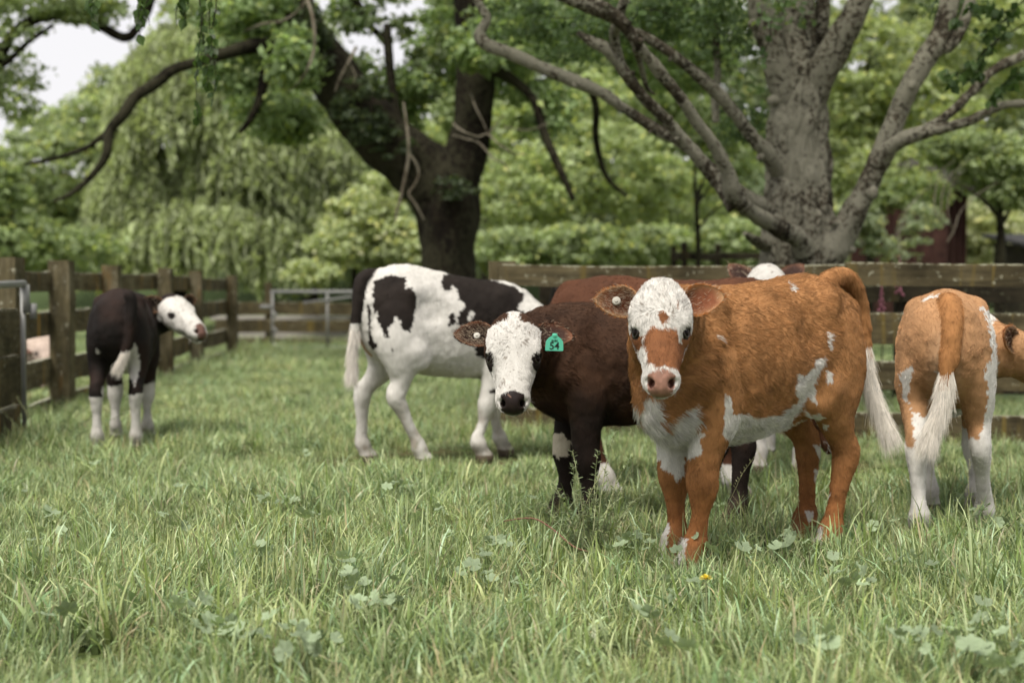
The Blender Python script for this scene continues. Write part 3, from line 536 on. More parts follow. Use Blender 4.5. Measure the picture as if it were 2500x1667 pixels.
bg_tree('sunlit yellow green tree between the two big trunks', 1420, 29, [blob(1300, 480, 28, 150, 120), blob(1480, 420, 29, 170, 130), blob(1640, 480, 30, 160, 120), blob(1260, 330, 29, 110, 110), blob(1500, 270, 31, 190, 90), blob(1010, 380, 31, 60, 80, w=2)], 760, 34, .34, .15, (.14, .20, .065), 13, top=330)
bg_tree('low green bushes along the rails between the big trunks', 1400, 24, [blob(1250, 620, 24, 110, 60), blob(1430, 610, 24, 130, 60), blob(1600, 610, 25, 110, 60), blob(1780, 600, 25, 90, 70)], 380, 32, .24, .13, (.12, .175, .062), 0, 'bush', 'bush')
bg_tree('slim dark stemmed tree just left of the lichened trunk', 1700, 20, [blob(1700, 300, 21, 110, 90), blob(1790, 380, 21, 60, 80), blob(1640, 250, 21, 80, 70)], 150, 26, .26, .11, MID, 9, top=420)
bg_tree('tall leafy tree behind the lichened trunk on the right', 2120, 24, [blob(2110, 180, 24, 130, 170), blob(2250, 280, 24, 150, 110), blob(2060, 380, 24, 60, 110), blob(2200, 420, 23, 110, 70), blob(2400, 130, 26, 170, 170)], 560, 34, .30, .13, (.13, .18, .055), 12, top=200)
bg_tree('low hanging tree at the right border above the barn', 2440, 20, [blob(2430, 400, 20, 120, 60), blob(2330, 360, 20, 90, 50), blob(2470, 470, 20, 80, 50), blob(2240, 480, 21, 80, 45), blob(2150, 480, 21, 60, 45)], 290, 28, .22, .10, (.10, .15, .048), 14, top=420)
bg_tree('mid green tree high behind the forked tree', 1180, 33, [blob(1180, 60, 33, 130, 110), blob(1120, 260, 33, 80, 80), blob(1330, 160, 33, 140, 110), blob(560, 60, 34, 130, 80), blob(700, 120, 34, 90, 110)], 420, 28, .42, .20, (.10, .15, .05), 12, top=300)
bg_tree('pale meadow bush at the right border under the branches', 2440, 33, [blob(2430, 570, 33, 110, 80), blob(2390, 640, 33, 70, 50)], 150, 34, .36, .17, (.22, .27, .11), 0, 'bush', 'bush')
bg_tree('grey leaved shrub in front of the red barn', 2200, 19, [blob(2190, 600, 19, 80, 45), blob(2100, 560, 19, 50, 60, w=.3), blob(2250, 540, 19, 50, 40)], 90, 26, .16, .09, (.11, .15, .075), 0, 'bush', 'bush')
for k in range(7):      # bare twisted stems in front of the barn
    x = R.uniform(2080, 2340); y = R.uniform(520, 640); a = R.uniform(-1, 1)
    if k == 0: tw = empty('bare_branches', at(2200, 640, 18), 'tangle of bare pale stems hanging in front of the red barn', 'branches')
    tube_obj('stem', limb(tw.location, [(x, y, 18, 1.6), (x+a*25, y-35, 18, 1.5), (x+a*35+5, y-75, 18.2, 1.3), (x+a*60+30, y-120, 18.3, 1.1), (x+a*75+70, y-150, 18.5, .6)]), M_DEAD, tw, ring=6, sub=5)
# far wood closing the view, lower where the sky shows
hx = np.linspace(-90, 90, 90); hy = np.array((60., 64, 68, 74, 82)); HX, HY = np.meshgrid(hx, hy); hz = np.array((-.5, 3.5, 6.0, 7.2, 7.5))[:, None]*(1+.16*vnoise(np.stack([HX.ravel(), HY.ravel(), 0*HX.ravel()], 1), 6, 3).reshape(HX.shape))
hi_ = np.arange(90*5).reshape(5, 90); mh, nth, bh, oh = nodes('wooded_rise'); bh.inputs['Base Color'].default_value = (.05, .075, .025, 1); bh.inputs['Roughness'].default_value = 1
tag(mesh_obj('hill', np.stack([HX.ravel(), HY.ravel(), hz.ravel()], 1), np.stack([hi_[:-1, :-1].ravel(), hi_[:-1, 1:].ravel(), hi_[1:, 1:].ravel(), hi_[1:, :-1].ravel()], 1), mh), 'wooded rise behind the trees', 'hill', kind='structure')
blobs = []
for px, py in [(x, 560+R.uniform(-40, 40)) for x in range(-300, 2900, 150)]: blobs.append(blob(px, py, 55+R.uniform(-3, 3), 150, 150, 3))
for px, py in [(x, 330+R.uniform(-30, 30)) for x in list(range(420, 860, 140))+list(range(1180, 2900, 140))]: blobs.append(blob(px, py, 57, 150, 150, 3))
for px, py in [(x, 90+R.uniform(-30, 30)) for x in list(range(560, 760, 120))+list(range(1240, 2900, 150))]: blobs.append(blob(px, py, 58, 150, 130, 3))
fw = foliage('far_wood', (0, 0, 0), None, blobs, 1500, 30, 1.15, .50, (.085, .12, .045)); tag(fw, 'far wood closing the view behind all the trees', 'wood', kind='stuff')
# foxgloves beyond the right fence
for k, (px, py, Y) in enumerate(((2152, 742, 11.3), (2196, 655, 11.6))):
    b = at(px, py, Y); b.z = 0; f = empty('foxglove', b, ('pink foxglove spike between the two fences, in front of the dark post', 'pink foxglove spike just above the top rail of the right fence')[k], 'flower')
    top = at(px, (690, 618)[k], Y).z; tube_obj('stem', [(0, 0, 0, .006), (.01, 0, top*.5, .005), (0, 0, top, .002)], M_BARK_DARK, f, ring=5, sub=3)
    for j in range(18):
        z = top*.74+top*.26*j/18; a = j*2.4; r = .018*(1.15-j/18)
        V, F_ = tube('b', [(0, 0, 0, .004), (math.cos(a)*r, math.sin(a)*r, -.008, .010*(1.2-j/22)), (math.cos(a)*r*1.8, math.sin(a)*r*1.8, -.026, .009*(1.2-j/22))], None, ring=6, sub=2)
        o = mesh_obj('bell', V, F_, PINKM if 'PINKM' in globals() else (globals().__setitem__('PINKM', simple_mat('foxglove_pink', (.30, .10, .14), .6)) or PINKM), f); o.location = (0, 0, z)
# ------------------------------------------------------------------ calves
def coat_material():
    m, nt, b, o = nodes('calf_coat'); a = N(nt, 'ShaderNodeVertexColor'); a.layer_name = 'Col'
    n = N(nt, 'ShaderNodeTexNoise', Scale=60.0, Detail=4.0); tc = N(nt, 'ShaderNodeTexCoord')
    mp = N(nt, 'ShaderNodeMapping'); mp.inputs['Scale'].default_value = (1, 1, .35)
    nt.links.new(tc.outputs['Object'], mp.inputs[0]); nt.links.new(mp.outputs[0], n.inputs['Vector'])
    r = ramp(nt, [(.25, (.82, .81, .80)), (.7, (1.03, 1.03, 1.03))]); nt.links.new(n.outputs[0], r.inputs[0])
    mx = N(nt, 'ShaderNodeMix', data_type='RGBA', blend_type='MULTIPLY'); mx.inputs['Factor'].default_value = 1
    nt.links.new(a.outputs['Color'], mx.inputs['A']); nt.links.new(r.outputs[0], mx.inputs['B'])
    nt.links.new(mx.outputs['Result'], b.inputs['Base Color'])
    rr = N(nt, 'ShaderNodeMapRange'); rr.inputs['To Min'].default_value = .28; rr.inputs['To Max'].default_value = .85
    nt.links.new(a.outputs['Alpha'], rr.inputs[0]); nt.links.new(rr.outputs[0], b.inputs['Roughness'])
    b.inputs['Specular IOR Level'].default_value = .2
    bp = N(nt, 'ShaderNodeBump', Strength=.35, Distance=.004); nt.links.new(n.outputs[0], bp.inputs['Height'])
    nt.links.new(bp.outputs[0], b.inputs['Normal'])
    return m
def hair_material():
    m, nt, b, o = nodes('calf_hair'); a = N(nt, 'ShaderNodeAttribute'); a.attribute_name = 'Col'
    nt.links.new(a.outputs['Color'], b.inputs['Base Color'])
    b.inputs['Roughness'].default_value = .6; b.inputs['Specular IOR Level'].default_value = .15
    return m
M_COAT, M_HAIR = coat_material(), hair_material()
M_EYE = simple_mat('calf_eye', (.006, .004, .003), .22, 0, .06)
M_LID = simple_mat('calf_eyelid', (.02, .014, .011), .45)
M_TAG_WHITE = simple_mat('ear_tag_white', (.36, .34, .29), .5)
M_TAG_GREEN = simple_mat('ear_tag_green', (.10, .50, .34), .5)
M_PRINT = simple_mat('ear_tag_print', (.008, .012, .01), .5)

class Field:
    """a signed distance grid filled with blended round-cone limbs, polygonised with surface nets"""
    def __init__(s, lo, hi, h):
        s.lo = np.array(lo, float); s.h = h
        s.n = np.ceil((np.array(hi)-s.lo)/h).astype(int)+1
        s.f = np.full(s.n, .2, np.float32); s.lab = np.zeros(s.n, np.int8); s.raw = np.full(s.n, .2, np.float32)
    def seg(s, a, b, ra, rb, side=(0, 1, 0), k=.03, label=0, cut=False):
        a = np.array(a, float); b = np.array(b, float); ra = np.atleast_1d(ra); rb = np.atleast_1d(rb)
        if len(ra) == 1: ra = np.repeat(ra, 2)
        if len(rb) == 1: rb = np.repeat(rb, 2)
        mr = max(ra.max(), rb.max()) + k + .02
        l = np.clip(np.floor((np.minimum(a, b)-mr-s.lo)/s.h).astype(int), 0, s.n-1)
        g = np.clip(np.ceil((np.maximum(a, b)+mr-s.lo)/s.h).astype(int), 0, s.n-1)
        if (g <= l).any(): return
        X, Y, Z = [s.lo[i]+s.h*np.arange(l[i], g[i]+1) for i in range(3)]
        px = X[:, None, None]-a[0]; py = Y[None, :, None]-a[1]; pz = Z[None, None, :]-a[2]
        ax = b-a; L = np.linalg.norm(ax)
        if L < 1e-6: L = 1e-6; u = np.array((1., 0, 0))
        else: u = ax/L
        sd = np.array(side, float); sd = sd - u*sd.dot(u)
        if np.linalg.norm(sd) < 1e-3: sd = np.array((0, 0, 1.)) - u*u[2]
        sd /= np.linalg.norm(sd); w = np.cross(u, sd)
        du = px*u[0]+py*u[1]+pz*u[2]; t = np.clip(du/L, 0, 1)
        qs = px*sd[0]+py*sd[1]+pz*sd[2]; qw = px*w[0]+py*w[1]+pz*w[2]; qu = du-t*L
        rs = ra[0]+(rb[0]-ra[0])*t; rw = ra[1]+(rb[1]-ra[1])*t; ru = np.minimum(rs, rw)
        k0 = np.sqrt((qs/rs)**2+(qw/rw)**2+(qu/ru)**2)
        k1 = np.sqrt((qs/rs**2)**2+(qw/rw**2)**2+(qu/ru**2)**2)+1e-6
        d = np.where(k0 < 1e-3, -ru, k0*(k0-1)/k1).astype(np.float32)
        sl = tuple(slice(l[i], g[i]+1) for i in range(3))
        f = s.f[sl]
        if cut:
            d = -d; hh = np.maximum(k-np.abs(f-d), 0)/k
            s.f[sl] = np.maximum(f, d)+hh*hh*k*.25
        else:
            hh = np.maximum(k-np.abs(f-d), 0)/k
            s.f[sl] = np.minimum(f, d)-hh*hh*k*.25
            m = d < s.raw[sl]; s.lab[sl][m] = label; s.raw[sl] = np.minimum(s.raw[sl], d)
    def chain(s, rows, sub=3, **kw):
        """rows: x y z rs rw"""
        C = catmull(rows, sub)
        for p, q in zip(C[:-1], C[1:]): s.seg(p[:3], q[:3], p[3:5], q[3:5], **kw)
    def mesh(s, smooth=2):
        f = s.f; n = s.n; S = f < 0
        acc = np.zeros(tuple(n)+(3,), np.float32); cnt = np.zeros(n, np.float32); quads = []
        edges = []
        for ax in range(3):
            a = [slice(None)]*3; b = [slice(None)]*3; a[ax] = slice(0, -1); b[ax] = slice(1, None)
            I = np.argwhere(S[tuple(a)] != S[tuple(b)])
            I = I[(I[:, (ax+1) % 3] > 0) & (I[:, (ax+2) % 3] > 0)]
            J = I.copy(); J[:, ax] += 1
            f0 = f[tuple(I.T)]; f1 = f[tuple(J.T)]; t = f0/(f0-f1)
            pos = I.astype(np.float32); pos[:, ax] += t
            e1 = np.zeros(3, int); e1[(ax+1) % 3] = 1; e2 = np.zeros(3, int); e2[(ax+2) % 3] = 1
            for c in (0*e1, e1, e2, e1+e2):
                idx = tuple((I-c).T); np.add.at(acc, idx, pos); np.add.at(cnt, idx, 1)
            edges.append((I, f0 < 0, e1, e2))
        act = np.argwhere(cnt > 0); ind = np.full(n, -1, np.int64); ind[tuple(act.T)] = np.arange(len(act))
        V = acc[tuple(act.T)]/cnt[tuple(act.T)][:, None]
        for I, inside, e1, e2 in edges:
            q = np.stack([ind[tuple((I-c).T)] for c in (e1+e2, e2, 0*e1, e1)], 1)
            q[~inside] = q[~inside][:, ::-1]; quads.append(q)
        Q = np.concatenate(quads); lab = s.lab[tuple(act.T)]
        W = V*s.h+s.lo
        E = np.concatenate([Q[:, [0, 1]], Q[:, [1, 2]], Q[:, [2, 3]], Q[:, [3, 0]]])
        deg = np.bincount(E[:, 0], minlength=len(W)).astype(float)+np.bincount(E[:, 1], minlength=len(W))
        for _ in range(smooth):
            A = np.stack([np.bincount(E[:, 0], W[E[:, 1], i], len(W))+np.bincount(E[:, 1], W[E[:, 0], i], len(W)) for i in range(3)], 1)/deg[:, None]
            W = W*.4+A*.6
        return W, Q, lab

TORSO, LEG, NECK, HEAD, TAIL = 1, 2, 3, 4, 5
def head_shape(F, T, hS=1.0, hw=1.0):
    """T(n, s, d) -> local point ; head axes: n to the nose, s to its left, d out of the forehead"""
    side = T(0, 1, 0)-T(0, 0, 0)
    sr = lambda q: (q[0]*hS*hw, q[1]*hS) if isinstance(q, tuple) else q*hS
    def S(a, b, ra, rb, kk=.025): F.seg(T(*a), T(*b), sr(ra), sr(rb), side=side, k=kk, label=HEAD)
    # skull to muzzle: n, d, half width, half depth
    rows = [(.022, -.062, .079, .062), (.06, -.062, .096, .074), (.105, -.064, .099, .077), (.15, -.066, .088, .070),
            (.20, -.062, .071, .060), (.25, -.058, .063, .053), (.295, -.056, .055, .047), (.325, -.057, .053, .043), (.348, -.060, .046, .034)]
    C = catmull(rows, 2)
    for p, q in zip(C[:-1], C[1:]): S((p[0], 0, p[1]), (q[0], 0, q[1]), (p[2], p[3]), (q[2], q[3]), .02)
    S((.00, 0, -.035), (.05, 0, -.03), (.045, .035), (.055, .035), .04)                      # poll
    S((.08, 0, -.105), (.20, 0, -.112), (.062, .055), (.048, .034), .03)                     # jaw
    S((.20, 0, -.112), (.340, 0, -.106), (.045, .032), (.037, .019), .02)
    S((.342, 0, -.106), (.358, 0, -.107), (.034, .017), (.028, .015), .008)
    for sg in (-1, 1):
        S((.14, sg*.068, -.047), (.168, sg*.066, -.052), .033, .030, .02)                     # orbit
        S((.112, sg*.066, -.034), (.146, sg*.066, -.034), .028, .022, .02)                    # brow
        S((.14, sg*.050, -.10), (.21, sg*.038, -.10), .042, .030, .03)                       # cheek
        S((.302, sg*.036, -.055), (.332, sg*.034, -.058), .026, .025, .010)                   # nostril wing
        S((.31, sg*.030, -.082), (.335, sg*.026, -.086), .026, .022, .012)                   # upper lip
    for sg in (-1, 1):
        F.seg(T(.215, sg*.094, -.040), T(.285, sg*.084, -.045), .022, .018, k=.03, cut=True)     # hollow below the eye
        F.seg(T(.182, sg*.095, -.012), T(.20, sg*.088, -.010), .016, .014, k=.03, cut=True)
    S((.343, 0, -.058), (.352, 0, -.062), (.042, .026), (.038, .022), .012)
    for sg in (-1, 1):
        F.seg(T(.350, sg*.038, -.024), T(.348, sg*.024, -.048), .0115, .0115, side=side, k=.008, cut=True)
        F.seg(T(.340, sg*.050, -.036), T(.338, sg*.040, -.032), .006, .007, side=side, k=.008, cut=True)
    F.seg(T(.352, 0, -.040), T(.37, 0, -.085), .003, .003, k=.006, cut=True)
    for sg in (-1, 1):                                                                       # mouth line
        F.seg(T(.366, 0, -.094), T(.33, sg*.045, -.096), .0045, .0045, k=.008, cut=True)
        F.seg(T(.33, sg*.045, -.096), T(.25, sg*.062, -.096), .0045, .002, k=.008, cut=True)
        F.seg(T(.158, sg*.112, -.038), T(.158, sg*.088, -.040), .017, .013, k=.012, cut=True)  # eye opening

def build_ear(name, base, tip, face, L, W, parent, col_out, col_in, tipcol=None, droop=.0, cup=.5):
    """a cupped, leaf-shaped ear from base to tip, opening towards face"""
    base = np.array(base); ax = np.array(tip)-base; ax = ax/np.linalg.norm(ax)
    fc = np.array(face, float); fc -= ax*fc.dot(ax); fc /= np.linalg.norm(fc); up = np.cross(ax, fc)
    if up[2] < 0: up = -up
    nu, nv = 20, 14; V = []; C = []
    us = np.linspace(0, 1, nu); vs = np.linspace(-1, 1, nv)
    for layer in (0, 1):
        for u in us:
            w = W*(.30*(1-u)+.97*math.sin(math.pi*min(u, .9999)**.80)**.60)
            w = max(w, .0015)
            for v in vs:
                cc = cup*(1-.45*u); ang = v*(1.15*cc+.35)
                yy = w*math.sin(ang)/math.sin(1.15*cc+.35); zz = -w*cc*1.0*(math.cos(ang)-math.cos(1.15*cc+.35))*1.25
                th = (.0032 if layer else 0)*(1 if abs(v) < .99 else 0)*(1 if 0 < u < .99 else .0)
                asy = .10*W*math.sin(u*3)*1.0
                p = base+ax*(u*L)+up*(yy+asy-droop*u*u*L)+fc*(zz-th*1.8-.10*L*u*(1-u))
                V.append(p)
                if layer == 0:
                    e = max(abs(v)**4, (u-.75)/.25 if u > .75 else 0); e = min(e, 1)
                    dk = .35+.65*min(1, u*1.1)
                    C.append(np.array(col_in)*dk*(1-e)+np.array(tipcol if tipcol is not None else col_out)*e)
                else: C.append(np.array(col_out))
    Fc = []; n0 = nu*nv
    for l in (0, 1):
        for i in range(nu-1):
            for j in range(nv-1):
                a = l*n0+i*nv+j; q = (a, a+nv, a+nv+1, a+1); Fc.append(q if l else q[::-1])
    for i in range(nu-1):
        for j in (0, nv-1):
            a = i*nv+j; Fc.append((a, a+nv, a+nv+n0, a+n0))
    for j in range(nv-1):
        for i in (0, nu-1):
            a = i*nv+j; Fc.append((a, a+1, a+1+n0, a+n0))
    o = mesh_obj(name, V, Fc, M_COAT, parent, True, C)
    return o, np.array(V), np.array(C), (ax, up, fc)

def hair_curves(name, roots, dirs, lens, cols, parent, rad=.00045, bend=None, npt=4, mat=None, tip=.25, wave=None):
    n = len(roots)
    if n == 0: return None
    hc = bpy.data.hair_curves.new(name); hc.add_curves([npt]*n)
    t = np.linspace(0, 1, npt)[None, :, None]
    if bend is None: bend = np.zeros_like(roots)
    P = roots[:, None, :]+dirs[:, None, :]*lens[:, None, None]*t+bend[:, None, :]*lens[:, None, None]*t*t
    hc.attributes['position'].data.foreach_set('vector', P.astype(np.float32).ravel())
    if wave is not None: P = P+wave[:, None, :]*(np.sin(t*7.5+wave[:, None, :1]*900)*t)
    ra = hc.attributes.get('radius') or hc.attributes.new('radius', 'FLOAT', 'POINT')
    rr = (rad*(1-(1-tip)*np.linspace(0, 1, npt)**1.5))[None, :]*np.ones((n, 1))
    ra.data.foreach_set('value', rr.astype(np.float32).ravel())
    ca = hc.attributes.new('Col', 'FLOAT_COLOR', 'POINT'); c = np.ones((n, npt, 4), np.float32); c[:, :, :3] = cols[:, None, :]
    ca.data.foreach_set('color', c.ravel())
    hc.materials.append(mat or M_HAIR)
    o = bpy.data.objects.new(name, hc); LINK(o)
    if parent: o.parent = parent
    return o

def scatter(me, n, rng, reject=None):
    """n random points on a mesh: positions, normals, vertex ids (nearest corner)"""
    me.calc_loop_triangles(); m = len(me.loop_triangles)
    tri = np.empty(m*3, np.int32); me.loop_triangles.foreach_get('vertices', tri); tri = tri.reshape(-1, 3)
    co = np.empty(len(me.vertices)*3, np.float32); me.vertices.foreach_get('co', co); co = co.reshape(-1, 3)
    no = np.empty(len(me.vertices)*3, np.float32); me.vertex_normals.foreach_get('vector', no); no = no.reshape(-1, 3)
    A = np.linalg.norm(np.cross(co[tri[:, 1]]-co[tri[:, 0]], co[tri[:, 2]]-co[tri[:, 0]]), axis=1)
    if reject is not None: A = A*reject[tri].mean(1)
    c = np.cumsum(A); idx = np.searchsorted(c, rng.random(n)*c[-1])
    r1 = np.sqrt(rng.random(n))[:, None]; r2 = rng.random(n)[:, None]; T = tri[np.minimum(idx, m-1)]
    w = np.concatenate([1-r1, r1*(1-r2), r1*r2], 1)
    p = (co[T]*w[:, :, None]).sum(1); nn = (no[T]*w[:, :, None]).sum(1); nn /= np.linalg.norm(nn, axis=1)[:, None]+1e-9
    return p, nn, T[np.arange(n), w.argmax(1)]

def make_calf(label, group, root, yaw, S, head, coat, legs=None, tail=None, vox=.009, hairs=30000, hairlen=.014,
              fat=1.0, neck=None, ears=None, tuft=None, lie=False, eyes=(1, 1), torso=None, hairrad=.0006, seed=1, legfat=1.0, tailr=.024,
              headS=1.0, legtop=1.0, tail_w=None, headW=1.0):
    """root: ground point under the body, yaw: heading angle; head: dict(poll=world, n=world, d=world)
       coat(world, local, headco, lab, normal, frames) -> colours, wet"""
    rng = np.random.default_rng(seed)
    RZ = Matrix.Rotation(yaw, 3, 'Z'); Rn = np.array(RZ); root = Vector(root)
    toL = lambda p: (np.asarray(p, float)-np.array(root))@Rn/S          # world -> local unit calf
    toLv = lambda v: np.asarray(v, float)@Rn
    toW = lambda p: (np.asarray(p)*S)@Rn.T+np.array(root)
    thing = empty('calf', root, label, 'calf', group); thing.rotation_euler = (0, 0, yaw)
    hz = np.array(toL(head['poll'])); hn = toLv(head['n']); hn /= np.linalg.norm(hn)
    hd = toLv(head['d']); hd -= hn*hd.dot(hn); hd /= np.linalg.norm(hd); hs = np.cross(hd, hn)*1.0
    # s is the animal's left: with n to the nose and d out of the forehead, left = d x n
    hS = headS/1.0
    T = lambda n, s, d: hz+(hn*n+hs*s*headW+hd*d)*hS
    headco = lambda p: (lambda q: np.stack([q@hn, q@hs/headW, q@hd], 1)/hS)(np.asarray(p)-hz)
    zs = -.40 if lie else 0.
    legs = legs or {}
    feet = {'FL': (.27, .10), 'FR': (.27, -.10), 'HL': (-.40, .115), 'HR': (-.40, -.115)}
    pts = [T(0, 0, 0), T(.4, 0, -.1), T(0, 0, .05)]
    lo = np.minimum(np.min(pts, 0)-.16, (-.62, -.30, -.03)); hi = np.maximum(np.max(pts, 0)+.16, (.56, .30, 1.12))
    if tail_w is not None: tail = [toL(p) for p in tail_w]
    tl = tail if tail is not None else [(-.47, 0, .90), (-.53, 0, .84), (-.55, 0, .70), (-.54, 0, .55), (-.53, 0, .40)]
    tl = np.array(tl); lo = np.minimum(lo, tl.min(0)-.06); hi = np.maximum(hi, tl.max(0)+.06)
    for kf, (dx, dy, dz) in legs.items(): pass
    F = Field(lo, hi, vox)
    # torso: x, ztop, zbot, half width
    rows = torso or [(-.475, .86, .66, .06), (-.44, .925, .60, .115), (-.37, .965, .545, .150), (-.28, .968, .51, .165), (-.16, .95, .49, .165),
                     (-.02, .94, .465, .178), (.10, .935, .45, .178), (.22, .95, .45, .160), (.32, .945, .475, .138), (.40, .90, .53, .108), (.44, .84, .58, .07)]
    tr = [(x, 0, (a+b)/2+zs, w*fat, (a-b)/2) for x, a, b, w in rows]
    F.chain(tr, 2, side=(0, 1, 0), k=.02, label=TORSO)
    F.seg((-.30, 0, .945+zs), (.22, 0, .925+zs), (.045, .022), (.04, .02), k=.06, label=TORSO)        # spine
    for sg in (-1, 1):
        F.seg((-.27, sg*.115, .905+zs), (-.25, sg*.12, .87+zs), .034, .03, k=.06, label=TORSO)      # hook bone
        F.seg((-.44, sg*.06, .87+zs), (-.44, sg*.055, .82+zs), .04, .04, k=.05, label=TORSO)       # pin bone
        F.seg((.27, sg*.07, .88+zs), (.33, sg*.105, .66+zs), (.065, .06), (.07, .085), k=.05, label=TORSO)   # shoulder
    lf = legfat
    for nm, (fx, fy) in feet.items():
        sg = 1 if fy > 0 else -1; dx, dy, dz = legs.get(nm, (0, 0, 0))
        if lie:
            if nm[0] == 'F': F.chain([(.30, sg*.11, .25, .08, .09), (.40, sg*.13, .10, .05, .05), (.28, sg*.14, .05, .035, .035), (.12, sg*.14, .04, .03, .03)], 3, k=.03, label=LEG)
            else: F.chain([(-.28, sg*.14, .30, .09, .12), (-.12, sg*.20, .14, .07, .07), (-.35, sg*.2, .06, .045, .045), (-.15, sg*.22, .04, .035, .035)], 3, k=.03, label=LEG)
            continue
        x, y = fx+dx, fy+dy
        if nm[0] == 'F':
            kx = dx*.62; ky = dy*.6
            F.chain([(.285, sg*.095, .72, .075, .105), (.255, sg*.112, .60, .066, .088*legtop), (.25+dx*.15, sg*.108+dy*.2, .52, .060, .074), (.262+dx*.38, sg*.104+dy*.4, .44, .050*lf, .055*lf),
                     (.268+kx, sg*.10+ky, .335+dz*.3, .045*lf, .047*lf), (.262+kx, sg*.10+ky, .295+dz*.3, .041*lf, .043*lf), (.26+dx*.75, sg*.10+dy*.75, .21+dz*.5, .0225*lf, .025*lf),
                     (x-.01, y, .13+dz, .027*lf, .030*lf), (x, y, .10+dz, .036*lf, .037*lf), (x+.02, y, .06+dz, .030*lf, .030*lf), (x+.03, y, .035+dz, .036*lf, .038*lf), (x+.04, y, .02+dz, .040*lf, .043*lf)],
                    3, side=(0, 1, 0), k=.018, label=LEG)
        else:
            kx = dx*.45; ky = dy*.5
            F.chain([(-.33, sg*.085, .82, .075, .120), (-.33, sg*.100, .70, .080, .135), (-.315, sg*.112, .60, .070, .115), (-.33+dx*.1, sg*.115+dy*.2, .52, .055, .080), (-.37+dx*.3, sg*.115+dy*.35, .455, .041*lf, .052*lf),
                     (-.415+kx, sg*.115+ky, .40, .036*lf, .043*lf), (-.43+kx, sg*.115+ky, .36+dz*.3, .036*lf, .043*lf), (-.425+dx*.6, sg*.115+dy*.65, .31+dz*.3, .032*lf, .037*lf), (-.415+dx*.8, sg*.115+dy*.8, .21+dz*.5, .0235*lf, .027*lf),
                     (x-.01, y, .13+dz, .027*lf, .030*lf), (x, y, .10+dz, .035*lf, .037*lf), (x+.018, y, .06+dz, .030*lf, .030*lf), (x+.03, y, .035+dz, .036*lf, .038*lf), (x+.04, y, .02+dz, .040*lf, .043*lf)],
                    3, side=(0, 1, 0), k=.018, label=LEG)
            F.seg((-.455+kx, sg*.115+ky, .415), (-.452+kx, sg*.115+ky, .385), .017, .020, k=.02, label=LEG)   # point of hock
            F.seg((-.24, sg*.135, .60), (-.21, sg*.13, .55), (.05, .06), (.045, .05), k=.05, label=LEG)         # stifle
    for sg in (-1, 1): F.seg((-.17, sg*(.225*fat), .85+zs), (-.14, sg*(.225*fat), .80+zs), .05, .05, k=.09, cut=True)   # hollow before the hip
    # neck
    nb = neck or []
    e = T(.055, 0, -.095)
    rowsn = [(.25, 0, .80+zs, .10, .13), (.36, 0, .78+zs, .115, .155)]+[tuple(r) for r in nb]+[tuple(e)+(.072, .088)]
    F.chain(rowsn, 4, side=(0, 1, 0) if abs(hn[1]) < .8 else hs, k=.05, label=NECK)
    head_shape(F, T, hS, headW)
    # tail
    tlr = catmull(tl, 3); m = len(tlr)
    for i in range(m-1):
        r0 = tailr*(1.25-.75*i/m); r1 = tailr*(1.25-.75*(i+1)/m); F.seg(tlr[i], tlr[i+1], r0, r1, k=.02, label=TAIL)
    V, Q, lab = F.mesh(2)
    lab = lab.astype(int)
    # fine muscle relief
    me_v = V*S
    o = mesh_obj('body', me_v, Q, M_COAT, thing, True)
    me = o.data
    nrm = np.empty(len(V)*3, np.float32); me.vertex_normals.foreach_get('vector', nrm); nrm = nrm.reshape(-1, 3)
    rib = np.sin(V[:, 0]*2*np.pi/.052+V[:, 2]*3)*np.exp(-((V[:, 0]-.04)/.16)**2-((V[:, 2]-.70-zs)/.13)**2)*(lab == TORSO)*.0010
    fold = np.sin((V[:, 0]*1.2+V[:, 2]*.35)*2*np.pi/.06+3*vnoise(V, .12, seed))*(lab == NECK)*.0016
    amp = np.where(lab == HEAD, .0006, .0045)*np.where(lab == LEG, .5, 1)
    V2 = me_v+nrm*(amp*fbm(V, .09, seed)+.0016*vnoise(V, .028, seed+5)*(lab != HEAD)+rib+fold)[:, None]
    me.vertices.foreach_set('co', V2.astype(np.float32).ravel()); me.update()
    ctx = dict(toW=toW, headco=headco, Rn=Rn, S=S)
    def colour(loc, nor, lb): return coat(toW(loc/S), loc/S, headco(loc/S), lb, nor@Rn.T, ctx)
    cols, wet = colour(V2, nrm, lab)
    a = me.color_attributes.new('Col', 'FLOAT_COLOR', 'POINT'); c4 = np.ones((len(V), 4), np.float32); c4[:, :3] = cols; c4[:, 3] = wet
    a.data.foreach_set('color', c4.ravel())
    # ears
    ed = ears or {}
    ecol_out = ed.get('out', (.1, .05, .03)); ecol_in = ed.get('inn', (.15, .08, .06)); ear_info = {}
    for sg, nm in ((1, 'L'), (-1, 'R')):
        dn, dd, dr = ed.get(nm, (-.10, -.02, .0))           # tip offset: along n, along d
        b = T(.044, sg*.075, -.052)*S; tipd = hs*sg*1.0+hn*dn+hd*dd
        tipd = tipd/np.linalg.norm(tipd); fa = tuple(ed.get('face', (1, .0)))+(0,); fc = hd*fa[0]+hn*fa[1]+hs*fa[2]
        L = ed.get('len', .145)*S; W = ed.get('wid', .047)*S
        eo, EV, EC, fr = build_ear('ear', b, b+tipd*L, fc, L, W, thing, ecol_out, ecol_in, ed.get('rim'), dr, ed.get('cup', .55))
        ear_info[nm] = (b, tipd, fr, L, W, eo)
        # ear hair
        ne = int(hairs*.045) if hairs else 0
